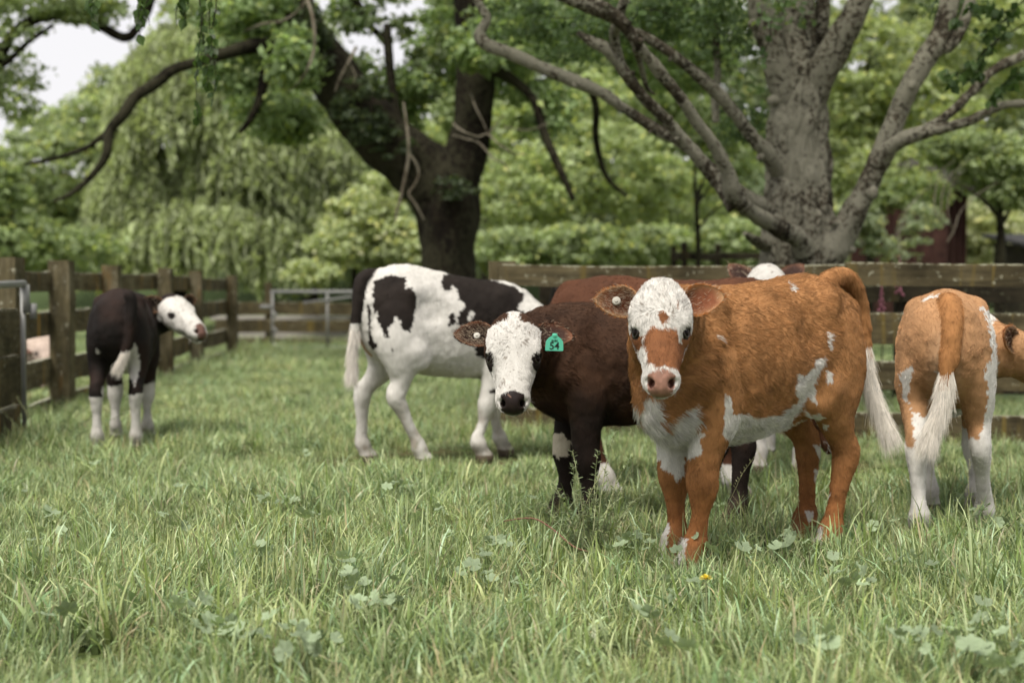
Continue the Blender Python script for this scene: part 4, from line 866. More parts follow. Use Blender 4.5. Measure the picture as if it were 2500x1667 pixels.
        if ne:
            p, nn, vid = scatter(eo.data, ne, rng)
            inner = vid < 280
            dr_ = tipd[None, :]*.9+nn*.35+rng.normal(0, .28, (ne, 3)); dr_ /= np.linalg.norm(dr_, axis=1)[:, None]
            ln = rng.uniform(.005, .012, ne)*np.where(rng.random(ne) < .1, 1.7, 1)
            cc = EC[vid]*rng.uniform(.6, 1.5, ne)[:, None]
            pal = inner & (rng.random(ne) < .22); cc[pal] = np.array(ed.get('pale', (.42, .34, .25))); ln[pal] *= 1.4
            hair_curves('ear_hair', p, dr_, ln, cc, eo, hairrad)
    if globals().get('DEBUG'): print('EAR', label[:20], [(nm, proj((RZ @ Vector(v[0]) + root)[:] and [tuple(RZ @ Vector(v[0]) + root), tuple(RZ @ Vector(v[0]+v[1]*v[3]) + root)]).round().tolist()) for nm, v in ear_info.items()])
    # eyes
    for sg, on in ((1, eyes[0]), (-1, eyes[1])):
        if not on: continue
        c = T(.158, sg*.0765, -.0430)*S; r = .0185*S*hS; out = (hs*sg*.86+hd*.48); out /= np.linalg.norm(out)
        nu, nv = 16, 12; vv = []; ff = []
        a1 = hn-out*hn.dot(out); a1 /= np.linalg.norm(a1); a2 = np.cross(out, a1)
        for i in range(nv+1):
            th = math.pi*i/nv
            for j in range(nu):
                ph = 2*math.pi*j/nu; vv.append(c+r*(out*math.cos(th)+(a1*math.cos(ph)+a2*math.sin(ph))*math.sin(th)))
        for i in range(nv):
            for j in range(nu): ff.append((i*nu+j, i*nu+(j+1) % nu, (i+1)*nu+(j+1) % nu, (i+1)*nu+j))
        eo = mesh_obj('eye', vv, ff, M_EYE, thing)
        vv = []; ff = []; nt_ = 22; ns = 6           # lid ring round the eye
        for i in range(nt_):
            ph = 2*math.pi*i/nt_; dirr = (a1*math.cos(ph)*.80+a2*math.sin(ph)*1.12); rc = c+out*r*.42+dirr*r*.90
            for j in range(ns):
                q = 2*math.pi*j/ns; rad = r*(.36-.10*math.cos(ph))
                vv.append(rc+rad*(out*math.cos(q)+dirr/np.linalg.norm(dirr)*math.sin(q)))
        for i in range(nt_):
            for j in range(ns): ff.append((i*ns+j, ((i+1) % nt_)*ns+j, ((i+1) % nt_)*ns+(j+1) % ns, i*ns+(j+1) % ns))
        mesh_obj('eyelid', vv, ff, M_LID, eo)
    # coat hair
    if hairs:
        dens = np.where(lab == HEAD, 1.9, 1.0)*wet**2
        z = V[:, 2]; dens *= np.where(z < .05, .0, 1)
        p, nn, vid = scatter(me, hairs, rng, dens); lb = lab[vid]; pl = p/S
        flow = np.tile(np.array((-1., 0, -.45)), (hairs, 1)); flow[lb == LEG] = (-.25, 0, -1); flow[lb == TAIL] = (-.15, 0, -1)
        flow[lb == NECK] = (-.8, 0, -.6)
        h = headco(pl); hm = lb == HEAD
        wv = (h[:, 0]-.105)[:, None]; fh = hn[None, :]*np.tanh(wv*28)*.9+hs[None, :]*(h[:, 1]*9)[:, None]
        flow[hm] = fh[hm]
        flow = flow+np.stack([vnoise(pl, .05, 31), vnoise(pl, .05, 32), vnoise(pl, .05, 33)], 1)*.55+np.stack([vnoise(pl, .016, 41), vnoise(pl, .016, 42), vnoise(pl, .016, 43)], 1)*.45
        tan = flow-nn*(flow*nn).sum(1)[:, None]; tan /= np.linalg.norm(tan, axis=1)[:, None]+1e-6
        lift = rng.uniform(.2, .62, hairs)*np.where(hm, .8, 1)
        d = tan+nn*lift[:, None]+rng.normal(0, .12, (hairs, 3)); d /= np.linalg.norm(d, axis=1)[:, None]
        ln = hairlen*S*rng.uniform(.6, 1.25, hairs)*(1+.35*vnoise(pl, .06, 51)); ln *= np.where(lb == LEG, .7, 1)*np.where(hm, .75, 1)
        ln[hm & (h[:, 0] < .06)] *= 1.25; ed_ = np.sqrt((h[:, 0]-.158)**2+(np.abs(h[:, 1])-.088)**2+(h[:, 2]+.042)**2); ln[hm & (ed_ < .034)] *= .3; chest = (~hm) & (pl[:, 0] > .22) & (lb != LEG) & (pl[:, 2] < .80); ln *= np.where(chest, 1.35, 1); belly = (lb == TORSO) & (pl[:, 2] < .56); ln *= np.where(belly, 1.5, 1)
        cl, wt = coat(toW(pl), pl, h, lb, nn@Rn.T, ctx)
        ln *= np.where(wt < .9, .2, 1)
        cl = cl*(rng.uniform(.72, 1.25, hairs)*(1+.30*vnoise(pl, .022, 61)+.20*vnoise(pl, .007, 63)+.14*vnoise(pl, .09, 62)))[:, None]
        hair_curves('fur', p+nn*-.001, d, ln, np.clip(cl, 0, .85), thing, hairrad, bend=-nn*.25)
        # whiskers on lips and chin
        nw = 90; base = np.array([T(rng.uniform(.30, .35), rng.choice((-1, 1))*rng.uniform(.03, .055), rng.uniform(-.11, -.07)) for _ in range(nw)])*S
        wd = hn*.5+rng.normal(0, .6, (nw, 3)); wd /= np.linalg.norm(wd, axis=1)[:, None]
        hair_curves('whiskers', base, wd, rng.uniform(.02, .04, nw)*S, np.tile((.5, .47, .42), (nw, 1)), thing, .00035)
    if tuft is not None:
        # tuft: (start index along tail 0..1, n, length, colour)
        t0, n, L, col = tuft[:4]; ii = (t0+(1-t0)*rng.random(n)**.8)*(m-1); i0 = np.minimum(ii.astype(int), m-2); fr_ = (ii-i0)[:, None]
        pc = tlr[i0]*(1-fr_)+tlr[i0+1]*fr_; tg = tlr[i0+1]-tlr[i0]; tg /= np.linalg.norm(tg, axis=1)[:, None]
        rd = rng.normal(0, 1, (n, 3)); rd -= tg*(rd*tg).sum(1)[:, None]; rd /= np.linalg.norm(rd, axis=1)[:, None]
        pr = (pc+rd*(tailr*.65))*S
        cl_noise = np.stack([vnoise(pr, .02, 3), vnoise(pr, .02, 4), vnoise(pr, .02, 5)], 1)
        d = tg*1.0+rd*rng.uniform(.02, .30, n)[:, None]+cl_noise*.22; d /= np.linalg.norm(d, axis=1)[:, None]
        cc = np.array(col)[None, :]*rng.uniform(.6, 1.1, n)[:, None]
        wv = np.stack([vnoise(pr, .012, 13), vnoise(pr, .012, 14), 0*pr[:, 0]], 1)*.007+rng.normal(0, .0015, (n, 3))
        hair_curves('tail_tuft', pr, d, L*S*rng.uniform(.5, 1.25, n), cc, thing, hairrad*.9, bend=rng.normal(0, .10, (n, 3))+np.array((0, 0, -.35)), npt=8, wave=wv)
    thing['_t'] = 0; del thing['_t']
    return thing, dict(T=T, S=S, hn=hn, hs=hs, hd=hd, ears=ear_info, toW=toW, toL=toL)
# ------------------------------------------------------------------ the herd
def crop(ox, oy, k): return lambda pts: [(ox+x/k, oy+y/k) for x, y in pts]
C1, C2, C3, C4, C5 = crop(1050, 620, 2.01), crop(1400, 620, 2.01), crop(2050, 600, 1.96), crop(800, 600, 2.613), crop(0, 600, 2.613)
def pixels(W, L, nor, ctx, jag=3.5):
    """where the near flank of a coat lies in the measured picture; the far flank mirrors it"""
    toc = np.array((0, 0, CAM_H))-W; toc /= np.linalg.norm(toc, axis=1)[:, None]
    away = (toc*nor).sum(1) < -.12
    Lm = L.copy(); Lm[away, 1] *= -1
    px = proj(ctx['toW'](Lm))
    px[:, 0] += jag*(vnoise(L, .018, 5)+.7*vnoise(L, .007, 6)); px[:, 1] += jag*(vnoise(L, .018, 7)+.7*vnoise(L, .007, 8))
    return px, away
def facemap(h, cx, ks, y0, kn, jag=.004):
    """head coordinates to the crop's face coordinates"""
    n = h[:, 0]+jag*(vnoise(h, .012, 3)+.6*vnoise(h, .005, 4)); s = h[:, 1]+jag*(vnoise(h, .012, 5)+.6*vnoise(h, .005, 6))
    return np.stack([cx+s/ks, y0+n/kn], 1)
def put(col, m, c): col[m] = c
WHITE = np.array((.56, .54, .505)); HOOF = np.array((.09, .07, .055)); PINK = np.array((.27, .145, .105))
def finish(col, W, L, h, lab, pinkmuzzle, black=False, dirt=.25, pw=.046):
    hd = lab == HEAD; wet = np.ones(len(L))
    # nose pad
    ax = np.abs(h[:, 1]); jg = .002*vnoise(h, .006, 2)
    pad = hd & (h[:, 0] > .309+jg+.014*(ax/.045)**2) & (ax < pw-.35*np.maximum(0, -.05-h[:, 2])) & (h[:, 2] > -.076)
    if pinkmuzzle is not None:
        base = np.array(pinkmuzzle); nz = (1+.25*fbm(h, .012, 9))[:, None]
        col[pad] = (base*nz)[pad]; wet[pad] = .25
    lip_shade = hd & (h[:, 0] > .318) & (ax < pw-.006) & (h[:, 2] < -.070) & (h[:, 2] > -.090); col[lip_shade] = (.035, .026, .018); wet[lip_shade] = .5  # dark lips, with the shadow of the mouth put into their colour
    for sg in (-1, 1):
        dn = np.sqrt(((h[:, 0]-.349)/.018)**2+((h[:, 1]-sg*.032)/.0135)**2+((h[:, 2]+.036)/.020)**2)
        m = hd & (dn < 1.0); col[m] = np.array((.012, .008, .006)) if black else np.array((.07, .03, .022)); wet[m] = .3
        de = np.sqrt(((h[:, 0]-.158)/.027)**2+((h[:, 1]-sg*.09)/.03)**2+((h[:, 2]+.040)/.020)**2); m = hd & (de < 1); col[m] = (.02, .013, .01); wet[m] = .6
    mouth = hd & (np.abs(h[:, 2]+.093) < .0045) & (h[:, 0] > .25); col[mouth] = (.03, .02, .015)
    fleck = hd & (col.sum(1) > .9) & (vnoise(h*np.array((.45, 1, 1)), .0042, 17)+.5*vnoise(h, .02, 18) > .62); col[fleck] *= np.array((.50, .47, .44))
    hf = (lab == LEG) & (L[:, 2] < .042); col[hf] = HOOF; wet[hf] = .7
    md = ((lab == LEG)*np.clip((.17-L[:, 2])/.12, 0, 1)*np.clip(.55+fbm(L, .05, 23), 0, 1)*.55)[:, None]; col = col*(1-md)+np.array((.15, .115, .07))*md
    g = (1-dirt*np.clip(fbm(L, .06, 21)-.1, 0, 1)*np.clip((.55-L[:, 2])*2.5, .15, 1))[:, None]
    return np.clip(col*g, 0, .9), wet

# --- 1 the ginger and white calf in front
HP = [C2(p) for p in (
    [(258,735),(285,720),(335,775),(350,700),(430,720),(425,770),(455,830),(520,790),(560,760),(610,740),(605,790),(640,830),(590,850),(650,885),(625,900),(625,985),(560,1005),(545,985),(540,1090),(500,1115),(490,1080),(430,1050),(430,1015),(350,1000),(300,880),(265,800)],
    [(745,690),(775,700),(785,790),(830,780),(930,805),(1000,790),(1080,740),(1110,710),(1090,690),(1100,580),(1130,600),(1180,560),(1185,520),(1235,505),(1230,550),(1195,600),(1180,650),(1200,745),(1150,700),(1120,745),(1060,840),(960,900),(900,940),(830,950),(760,920),(735,890)],
    [(1055,138),(1085,150),(1097,190),(1068,172)], [(1240,382),(1262,382),(1268,470),(1257,478)], [(1240,570),(1265,570),(1272,640),(1240,625)],
    [(1172,935),(1225,930),(1230,980),(1262,1015),(1235,1040),(1222,1065),(1195,980)], [(1180,1050),(1198,1060),(1198,1125),(1183,1110)],
    [(1138,1265),(1180,1250),(1175,1290),(1150,1325)], [(1112,755),(1140,765),(1165,800),(1200,780),(1238,805),(1190,815),(1140,800)],
    [(1220,838),(1250,838),(1245,858),(1225,855)], [(1245,1172),(1260,1172),(1258,1197),(1246,1190)], [(1210,1245),(1225,1245),(1222,1280),(1210,1275)],
    [(430,1322),(468,1318),(460,1425),(440,1560),(395,1560)], [(530,1385),(562,1395),(535,1560),(480,1560)], [(1190,1330),(1225,1340),(1220,1480),(1185,1480)],
    [(705,392),(725,400),(722,412),(705,402)])]
HPb = [C2([(282,810),(320,800),(345,850),(335,905),(300,880)]), C2([(425,820),(465,825),(455,880),(425,875)])]
HF = [[(380,360),(430,382),(518,370),(522,420),(566,440),(566,505),(545,568),(500,592),(400,594),(358,550),(350,480),(335,420)],
      [(410,300),(440,280),(475,320),(442,355),(415,330)], [(245,350),(300,362),(332,400),(330,445),(285,445),(245,430)], [(548,385),(570,350),(620,355),(620,430),(540,435)],
      [(512,233),(528,236),(526,258),(514,252)]]
def coat_ginger(W, L, h, lab, nor, ctx):
    px, away = pixels(W, L, nor, ctx)
    G = np.array((.30, .145, .056)); n1 = fbm(L, .12, 71)[:, None]; n2 = vnoise(L, .03, 75)[:, None]
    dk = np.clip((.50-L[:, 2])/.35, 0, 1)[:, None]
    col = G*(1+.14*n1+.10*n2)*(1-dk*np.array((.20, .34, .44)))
    neck = (lab == NECK); col[neck] *= .92
    b = lab != HEAD; w = np.zeros(len(L), bool)
    for P in HP: w |= inpoly(px, P)
    for P in HPb: w &= ~inpoly(px, P)
    w &= b & (lab != TAIL)
    w |= (L[:, 2] < .50) & (lab == TORSO) & (np.abs(L[:, 1]) < .09)
    w |= (lab == TAIL) & (L[:, 2] < .70)
    col[w] = WHITE*(1-.06*np.abs(n1[w]))
    # face
    q = facemap(h, 430, .000625, 115, .00063); hd = lab == HEAD
    front = hd & (h[:, 2] > -.10)
    wh = hd & ((h[:, 2] > -.115+.0*h[:, 0]) | (h[:, 0] > .15)); wh &= ~((h[:, 0] < .0) & (h[:, 2] < -.03))
    col[wh] = WHITE
    for P in HF: m = hd & (h[:, 2] > -.085) & inpoly(q, P); col[m] = (np.array((.20, .082, .034))*(1+.2*n2))[m]
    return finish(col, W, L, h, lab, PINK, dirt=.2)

# --- 2 the dark calf with the white face and the green tag
F54 = [C1([(570,885),(650,878),(688,925),(682,985),(625,1003),(578,962)])]
def coat_54(W, L, h, lab, nor, ctx):
    px, away = pixels(W, L, nor, ctx); n1 = fbm(L, .14, 81)[:, None]; n2 = vnoise(L, .03, 85)[:, None]
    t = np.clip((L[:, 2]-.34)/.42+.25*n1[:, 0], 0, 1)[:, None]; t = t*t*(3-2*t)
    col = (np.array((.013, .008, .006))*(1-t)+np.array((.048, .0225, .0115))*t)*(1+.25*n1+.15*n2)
    m = inpoly(px, F54[0]) & (lab != HEAD) & ~away; col[m] = (.50, .44, .35)
    hd = lab == HEAD
    top = .012+.03*np.abs(h[:, 1])/.08+.012*vnoise(h, .015, 3)
    edge = .083-.02*np.clip((h[:, 0]-.2)/.1, 0, 1)*0
    wh = hd & (h[:, 0] > top*.6) & (np.abs(h[:, 1])+.004*vnoise(h, .01, 4) < .094+.1*np.maximum(0, h[:, 2]+.06)) & ((h[:, 2] > -.085) | (h[:, 0] > .17))
    wh |= hd & (np.abs(h[:, 1]) < .022+.012*vnoise(h, .01, 6)) & (h[:, 2] > -.03)
    col[wh] = WHITE*.98
    for sg in (-1, 1):   # dark rims of the eyes, running down towards the nose
        de = np.sqrt(((h[:, 0]-.172)/.030)**2+((h[:, 1]-sg*.082)/.015)**2); col[hd & (de < 1+.2*vnoise(h, .01, 8)) & (h[:, 2] < -.0)] = (.016, .011, .009)
    c, w = finish(col, W, L, h, lab, (.020, .013, .012), True, dirt=.15, pw=.041)
    sp = hd & (h[:, 0] > .318) & (h[:, 0] < .335) & (np.abs(h[:, 1]) < .022) & (vnoise(h, .007, 9) > .45); c[sp] = (.2, .12, .09)
    return c, w

# --- 3 the black and white calf, its head down behind the others
BW = [C4(p) for p in (
    [(290,232),(400,185),(500,200),(490,280),(540,262),(572,310),(560,380),(550,480),(520,558),(480,540),(470,500),(440,450),(400,500),(382,560),(395,600),(365,575),(325,480),(290,380)],
    [(735,190),(790,165),(850,165),(1000,200),(1190,262),(1250,310),(1240,360),(1205,400),(1255,420),(1240,520),(1100,560),(980,540),(830,505),(835,430),(875,400),(870,370),(845,350),(820,290),(800,250),(790,292),(740,290),(722,240)],
    [(780,440),(800,420),(825,460),(800,515),(768,510)], [(930,640),(1010,640),(1020,720),(960,705)], [(1028,915),(1072,903),(1080,930),(1030,950)],
    [(252,380),(278,380),(270,500),(285,590),(325,630),(290,662),(262,625)], [(400,650),(415,650),(415,672),(402,672)])]
BWw = C4([(895,430),(915,420),(935,430),(922,460),(900,482)])
def coat_bw(W, L, h, lab, nor, ctx):
    px, away = pixels(W, L, nor, ctx, 4); n1 = fbm(L, .14, 91)[:, None]
    col = np.tile(WHITE, (len(L), 1))*(1-.08*np.clip(n1, 0, 1))
    b = np.zeros(len(L), bool)
    for P in BW: b |= inpoly(px, P)
    b &= ~inpoly(px, BWw); b &= (lab != TAIL)
    b |= (lab == TAIL) & (L[:, 2] > .755)
    b |= (lab == HEAD) & (np.abs(h[:, 1]) > .045) & (h[:, 0] < .2)
    low = np.clip((.45-L[:, 2])*3, 0, 1)*(lab == LEG)
    dirt = (low*np.clip(fbm(L, .05, 95)*1.6-.1, 0, 1))[:, None]; col = col*(1-dirt*.55)+np.array((.20, .15, .09))*dirt*.55
    pinkm = (L[:, 0] < -.44) & (np.abs(L[:, 1]) < .03) & (L[:, 2] > .55) & (L[:, 2] < .82) & (lab != TAIL); col[pinkm] = (.45, .30, .20)
    col[b] = np.array((.014, .010, .008))*(1+.3*n1[b])
    return finish(col, W, L, h, lab, (.3, .17, .13), dirt=.3)

# --- 4 the dark calf by the left fence, seen from behind
LC = [C5(p) for p in ([(690,890),(730,930),(760,955),(820,1000),(860,1000),(880,1010),(925,970),(955,950),(1000,950),(1000,1400),(650,1400),(650,900)],
      [(835,640),(872,620),(885,700),(890,780),(860,900),(840,860),(800,780)], [(620,650),(640,650),(640,700),(622,690)])]
def coat_left(W, L, h, lab, nor, ctx):
    px, away = pixels(W, L, nor, ctx, 4); n1 = fbm(L, .14, 61)[:, None]
    t = np.clip(.5+n1[:, 0], 0, 1)[:, None]; col = np.array((.010, .0075, .0065))*(1-t)+np.array((.022, .012, .009))*t
    w = np.zeros(len(L), bool)
    for P in LC: w |= inpoly(px, P)
    w &= (lab == LEG) | ((lab == TORSO) & (L[:, 2] < .62)); w |= (lab == LEG) & (L[:, 2] < .36+.03*n1[:, 0])
    w |= (lab == TORSO) & (L[:, 2] < .50) & (L[:, 0] > -.3)
    w |= (lab == TAIL) & (L[:, 2] < .60)
    col[w] = WHITE*.93
    hd = lab == HEAD; wh = hd & (h[:, 0] > .03+.02*vnoise(h, .03, 3)); col[wh] = WHITE
    return finish(col, W, L, h, lab, (.13, .07, .055), dirt=.3, pw=.034)

# --- 5 the tan and white calf at the right edge, seen from behind
RW = [C3(p) for p in ([(286,610),(350,570),(345,650),(325,700),(330,740),(350,790),(395,820),(440,780),(462,700),(462,600),(545,570),(540,640),(510,800),(470,950),(480,1010),(520,1500),(340,1500),(365,1000),(340,760),(300,720)],
      [(695,600),(745,490),(757,560),(757,680),(800,700),(800,1100),(780,1500),(680,1500),(604,1030),(655,980),(682,860),(712,740)],
      [(388,262),(450,230),(482,240),(404,264)], [(672,290),(700,298),(742,325),(745,368),(710,372),(690,320)], [(450,900),(560,830),(580,1300),(450,1400)], [(715,370),(740,380),(760,560),(735,560)])]
RWt = C3([(325,720),(345,650),(400,600),(462,700),(440,780),(395,820),(350,790)])
def coat_right(W, L, h, lab, nor, ctx):
    px, away = pixels(W, L, nor, ctx, 6); n1 = fbm(L, .12, 51)[:, None]; n2 = vnoise(L, .03, 55)[:, None]
    col = np.array((.37, .205, .10))*(1+.14*n1+.08*n2)
    inner = np.clip(1-np.abs(L[:, 1])/.075, 0, 1)[:, None]*np.clip((.86-L[:, 2])*5, 0, 1)[:, None]*(L[:, 0] < -.3)[:, None]
    col = col*(1-.55*inner)+np.array((.56, .42, .28))*.55*inner
    w = np.zeros(len(L), bool)
    for P in RW: w |= inpoly(px, P)
    w &= (lab != HEAD) & (lab != TAIL); w |= (lab == LEG) & (L[:, 2] < .395+.03*n1[:, 0]); w |= (lab == TORSO) & (L[:, 2] < .5)
    col[w] = WHITE; tl = lab == TAIL
    col[tl] = (np.array((.32, .15, .055))*(1+.15*n2))[tl]; col[tl & (L[:, 2] < .60)] = WHITE
    return finish(col, W, L, h, lab, PINK, dirt=.2)

def plain(c, white_leg=0., white_face=False, c2=None):
    c = np.array(c)
    def f(W, L, h, lab, nor, ctx):
        n1 = fbm(L, .14, 41)[:, None]; n2 = vnoise(L, .03, 45)[:, None]; col = c*(1+.25*n1+.12*n2)
        col[(lab == LEG) & (L[:, 2] < white_leg+.02*n1[:, 0])] = WHITE*.9
        if white_face: col[(lab == HEAD) & (h[:, 0] > -.02)] = WHITE*.8
        return finish(col, W, L, h, lab, (.2, .1, .08), dirt=.2)
    return f

def rot(v, a):
    c, s = math.cos(a), math.sin(a); return np.array((v[0]*c-v[1]*s, v[0]*s+v[1]*c, v[2]))
def head_pose(px, py, Y, az, tilt, roll=0):
    """poll at a measured place; az: compass turn of the nose (0 = towards the camera, + = picture right), tilt: nose below the horizontal"""
    f = np.array((math.sin(az), -math.cos(az), 0)); dn = np.array((0, 0, -1.))
    n = f*math.cos(tilt)+dn*math.sin(tilt); d = f*math.sin(tilt)-dn*math.cos(tilt)
    if roll:
        s = np.cross(d, n); n, s2 = n*math.cos(roll)+s*math.sin(roll), None
    return dict(poll=np.array(at(px, py, Y)), n=n, d=d)

ONLY = globals().get('ONLY')
D = math.radians
if not ONLY or 'ginger' in ONLY:
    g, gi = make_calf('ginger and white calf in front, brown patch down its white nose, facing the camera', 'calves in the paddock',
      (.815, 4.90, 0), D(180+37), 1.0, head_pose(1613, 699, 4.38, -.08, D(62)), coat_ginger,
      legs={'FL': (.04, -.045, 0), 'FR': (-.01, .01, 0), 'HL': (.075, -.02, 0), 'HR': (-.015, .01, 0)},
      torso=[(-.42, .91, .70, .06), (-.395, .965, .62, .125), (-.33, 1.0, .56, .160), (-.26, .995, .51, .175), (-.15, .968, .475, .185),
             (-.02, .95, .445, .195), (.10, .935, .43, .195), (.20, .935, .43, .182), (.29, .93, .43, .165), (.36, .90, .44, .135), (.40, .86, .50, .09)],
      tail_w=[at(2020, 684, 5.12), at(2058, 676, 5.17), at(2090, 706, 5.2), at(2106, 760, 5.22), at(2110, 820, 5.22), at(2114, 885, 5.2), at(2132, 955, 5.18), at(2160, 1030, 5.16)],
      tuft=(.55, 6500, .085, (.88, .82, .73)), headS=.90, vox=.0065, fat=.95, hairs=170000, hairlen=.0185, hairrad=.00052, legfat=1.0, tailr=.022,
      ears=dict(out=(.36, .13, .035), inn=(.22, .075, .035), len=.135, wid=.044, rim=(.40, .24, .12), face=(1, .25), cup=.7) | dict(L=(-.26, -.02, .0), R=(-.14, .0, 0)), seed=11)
if not ONLY or '54' in ONLY:
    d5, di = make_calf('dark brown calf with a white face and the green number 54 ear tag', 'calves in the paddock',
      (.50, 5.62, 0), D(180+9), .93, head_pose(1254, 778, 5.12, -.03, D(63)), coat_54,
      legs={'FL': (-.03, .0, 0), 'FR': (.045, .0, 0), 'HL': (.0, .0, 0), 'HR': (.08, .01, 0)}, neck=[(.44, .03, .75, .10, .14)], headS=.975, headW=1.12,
      vox=.0065, hairs=120000, hairlen=.015, hairrad=.00055, legfat=1.08,
      ears=dict(out=(.03, .016, .011), inn=(.045, .022, .016), rim=(.20, .085, .045)) | dict(L=(.06, -.02, 0), R=(-.0, -.02, 0), len=.15), seed=12)
if not ONLY or 'bw' in ONLY:
    make_calf('black and white calf seen from its rear flank, head lowered behind the others', 'calves in the paddock',
      (-.345, 7.80, 0), D(24), 1.02, dict(poll=np.array((.40, 7.75, .62)), n=np.array((.35, -.55, -.75)), d=np.array((.5, -.4, .6))), coat_bw,
      legs={'FR': (-.14, .0, 0), 'FL': (.08, .02, 0), 'HR': (.19, .02, 0), 'HL': (-.04, .03, 0)},
      torso=[(-.455, .95, .70, .06), (-.42, 1.01, .62, .115), (-.35, 1.06, .56, .150), (-.26, 1.06, .51, .165), (-.15, 1.035, .485, .165),
             (-.02, 1.01, .465, .178), (.10, .985, .455, .178), (.22, .975, .46, .160), (.32, .95, .485, .138), (.40, .90, .53, .108), (.44, .84, .58, .07)],
      tail_w=[at(*C4([(330, 185)])[0], 7.66), at(*C4([(262, 186)])[0], 7.60), at(*C4([(215, 215)])[0], 7.55), at(*C4([(195, 290)])[0], 7.53), at(*C4([(183, 400)])[0], 7.52), at(*C4([(172, 530)])[0], 7.52), at(*C4([(158, 690)])[0], 7.52), at(*C4([(155, 800)])[0], 7.52)],
      tuft=(.66, 2200, .07, (.86, .8, .73)), vox=.009, hairs=30000, hairlen=.012, hairrad=.0007, seed=13, tailr=.025, legfat=.95, fat=.95,
      ears=dict(out=(.015, .011, .009), inn=(.1, .06, .05)))
if not ONLY or 'left' in ONLY:
    make_calf('dark brown calf with white legs beside the left fence, white head turned right', 'calves in the paddock',
      (-2.345, 8.62, 0), D(98), .97, dict(poll=np.array(at(418, 721, 8.95)), n=np.array((.64, -.50, -.52)), d=np.array((.45, -.45, .77))), coat_left, headS=1.05,
      legs={'HR': (.02, .01, 0), 'HL': (-.02, -.0, 0)}, neck=[(.47, -.03, .78, .10, .13), (.46, -.12, .80, .085, .11)],
      tail_w=[at(*C5([q])[0], 8.13) for q in ((822, 310), (840, 350), (838, 430), (830, 530), (815, 620), (792, 690), (765, 750))],
      tuft=(.66, 1700, .06, (.84, .78, .7)), vox=.010, hairs=22000, hairlen=.012, hairrad=.0009, seed=14, legfat=.98, tailr=.024,
      ears=dict(out=(.03, .016, .012), inn=(.03, .018, .014), rim=(.26, .14, .08), face=(.4, 1), R=(-.6, .1, 0), L=(-.3, 0, 0)))
if not ONLY or 'right' in ONLY:
    make_calf('tan and white calf at the right edge, seen from behind with its tail hanging', 'calves in the paddock',
      (1.75, 5.72, 0), D(72), .97, dict(poll=np.array(at(2455, 800, 5.70)), n=np.array((.85, .25, -.50)), d=np.array((.45, .1, .85))), coat_right,
      legs={'HL': (-.10, -.03, 0), 'HR': (.20, -.04, 0), 'FL': (.0, -.03, 0), 'FR': (-.02, -.02, 0)}, neck=[(.43, -.04, .77, .11, .16)],
      torso=[(-.44, .88, .66, .05), (-.41, .93, .60, .13), (-.34, .965, .545, .175), (-.25, .96, .51, .185), (-.14, .94, .49, .185),
             (-.02, .93, .465, .195), (.10, .925, .45, .190), (.20, .93, .45, .165), (.30, .925, .475, .140), (.37, .88, .53, .108), (.42, .84, .58, .07)],
      tail_w=[at(*C3([q])[0], y) for q, y in (((505, 300), 5.42), ((522, 275), 5.31), ((540, 335), 5.24), ((540, 420), 5.21), ((528, 520), 5.20), ((512, 610), 5.20), ((496, 720), 5.20), ((465, 820), 5.2), ((440, 900), 5.2))],
      tuft=(.56, 5000, .075, (.88, .82, .73)), fat=1.0, vox=.0075, hairs=80000, hairlen=.014, hairrad=.0006, seed=15, legfat=.98, tailr=.029,
      ears=dict(out=(.40, .19, .08), inn=(.16, .07, .045), rim=(.5, .3, .17), face=(.2, -.1, -1), R=(-1.9, -.1, 0)))
if not ONLY or 'back' in ONLY:
    make_calf('reddish brown calf between the dark calf and the fence, only its back showing', 'calves in the paddock',
      (.72, 6.45, 0), D(-8), 1.03, dict(poll=np.array((1.32, 6.35, .60)), n=np.array((.5, -.1, -.85)), d=np.array((.8, 0, .5))), plain((.070, .027, .013), .17),
      legs={'HL': (.02, 0, 0), 'HR': (.12, 0, 0)}, vox=.011, hairs=16000, hairlen=.013, hairrad=.0008, seed=16, legfat=1.15,
      tail=[(-.40, 0, .93), (-.47, 0, .92), (-.505, 0, .80), (-.50, .0, .60), (-.50, 0, .45)], ears=dict(out=(.06, .02, .01), inn=(.1, .05, .03)))
    make_calf('dark calf behind the ginger one, only its white poll and dark ears showing', 'calves in the paddock',
      (1.46, 7.60, 0), D(-105), 1.06, head_pose(1873, 652, 6.95, -.1, D(50)), plain((.022, .012, .009), .35, True),
      vox=.011, hairs=16000, hairlen=.013, hairrad=.0009, seed=17, ears=dict(out=(.03, .018, .012), inn=(.04, .02, .015), rim=(.16, .08, .05), L=(-1.1, 0, 0), R=(-1.1, 0, 0)))
    make_calf('black calf beyond the right fence, just its poll above the top rail', 'calves beyond the fences',
      (.60, 11.0, 0), D(-120), 1.02, head_pose(1382, 652, 10.3, .3, D(50)), plain((.012, .009, .008)),
      vox=.016, hairs=0, seed=18)
    make_calf('pale calf lying on the grass beyond the left fence', 'calves beyond the fences',
      (-4.65, 13.2, 0), D(150), 1.0, dict(poll=np.array((-4.25, 12.9, .46)), n=np.array((.4, -.8, -.3)), d=np.array((.1, -.2, .9))), plain((.40, .32, .27), 0),
      vox=.016, hairs=0, lie=True, seed=19, tail=[(-.47, 0, .50), (-.52, 0, .44), (-.55, 0, .30), (-.56, .03, .15), (-.50, .10, .06)])

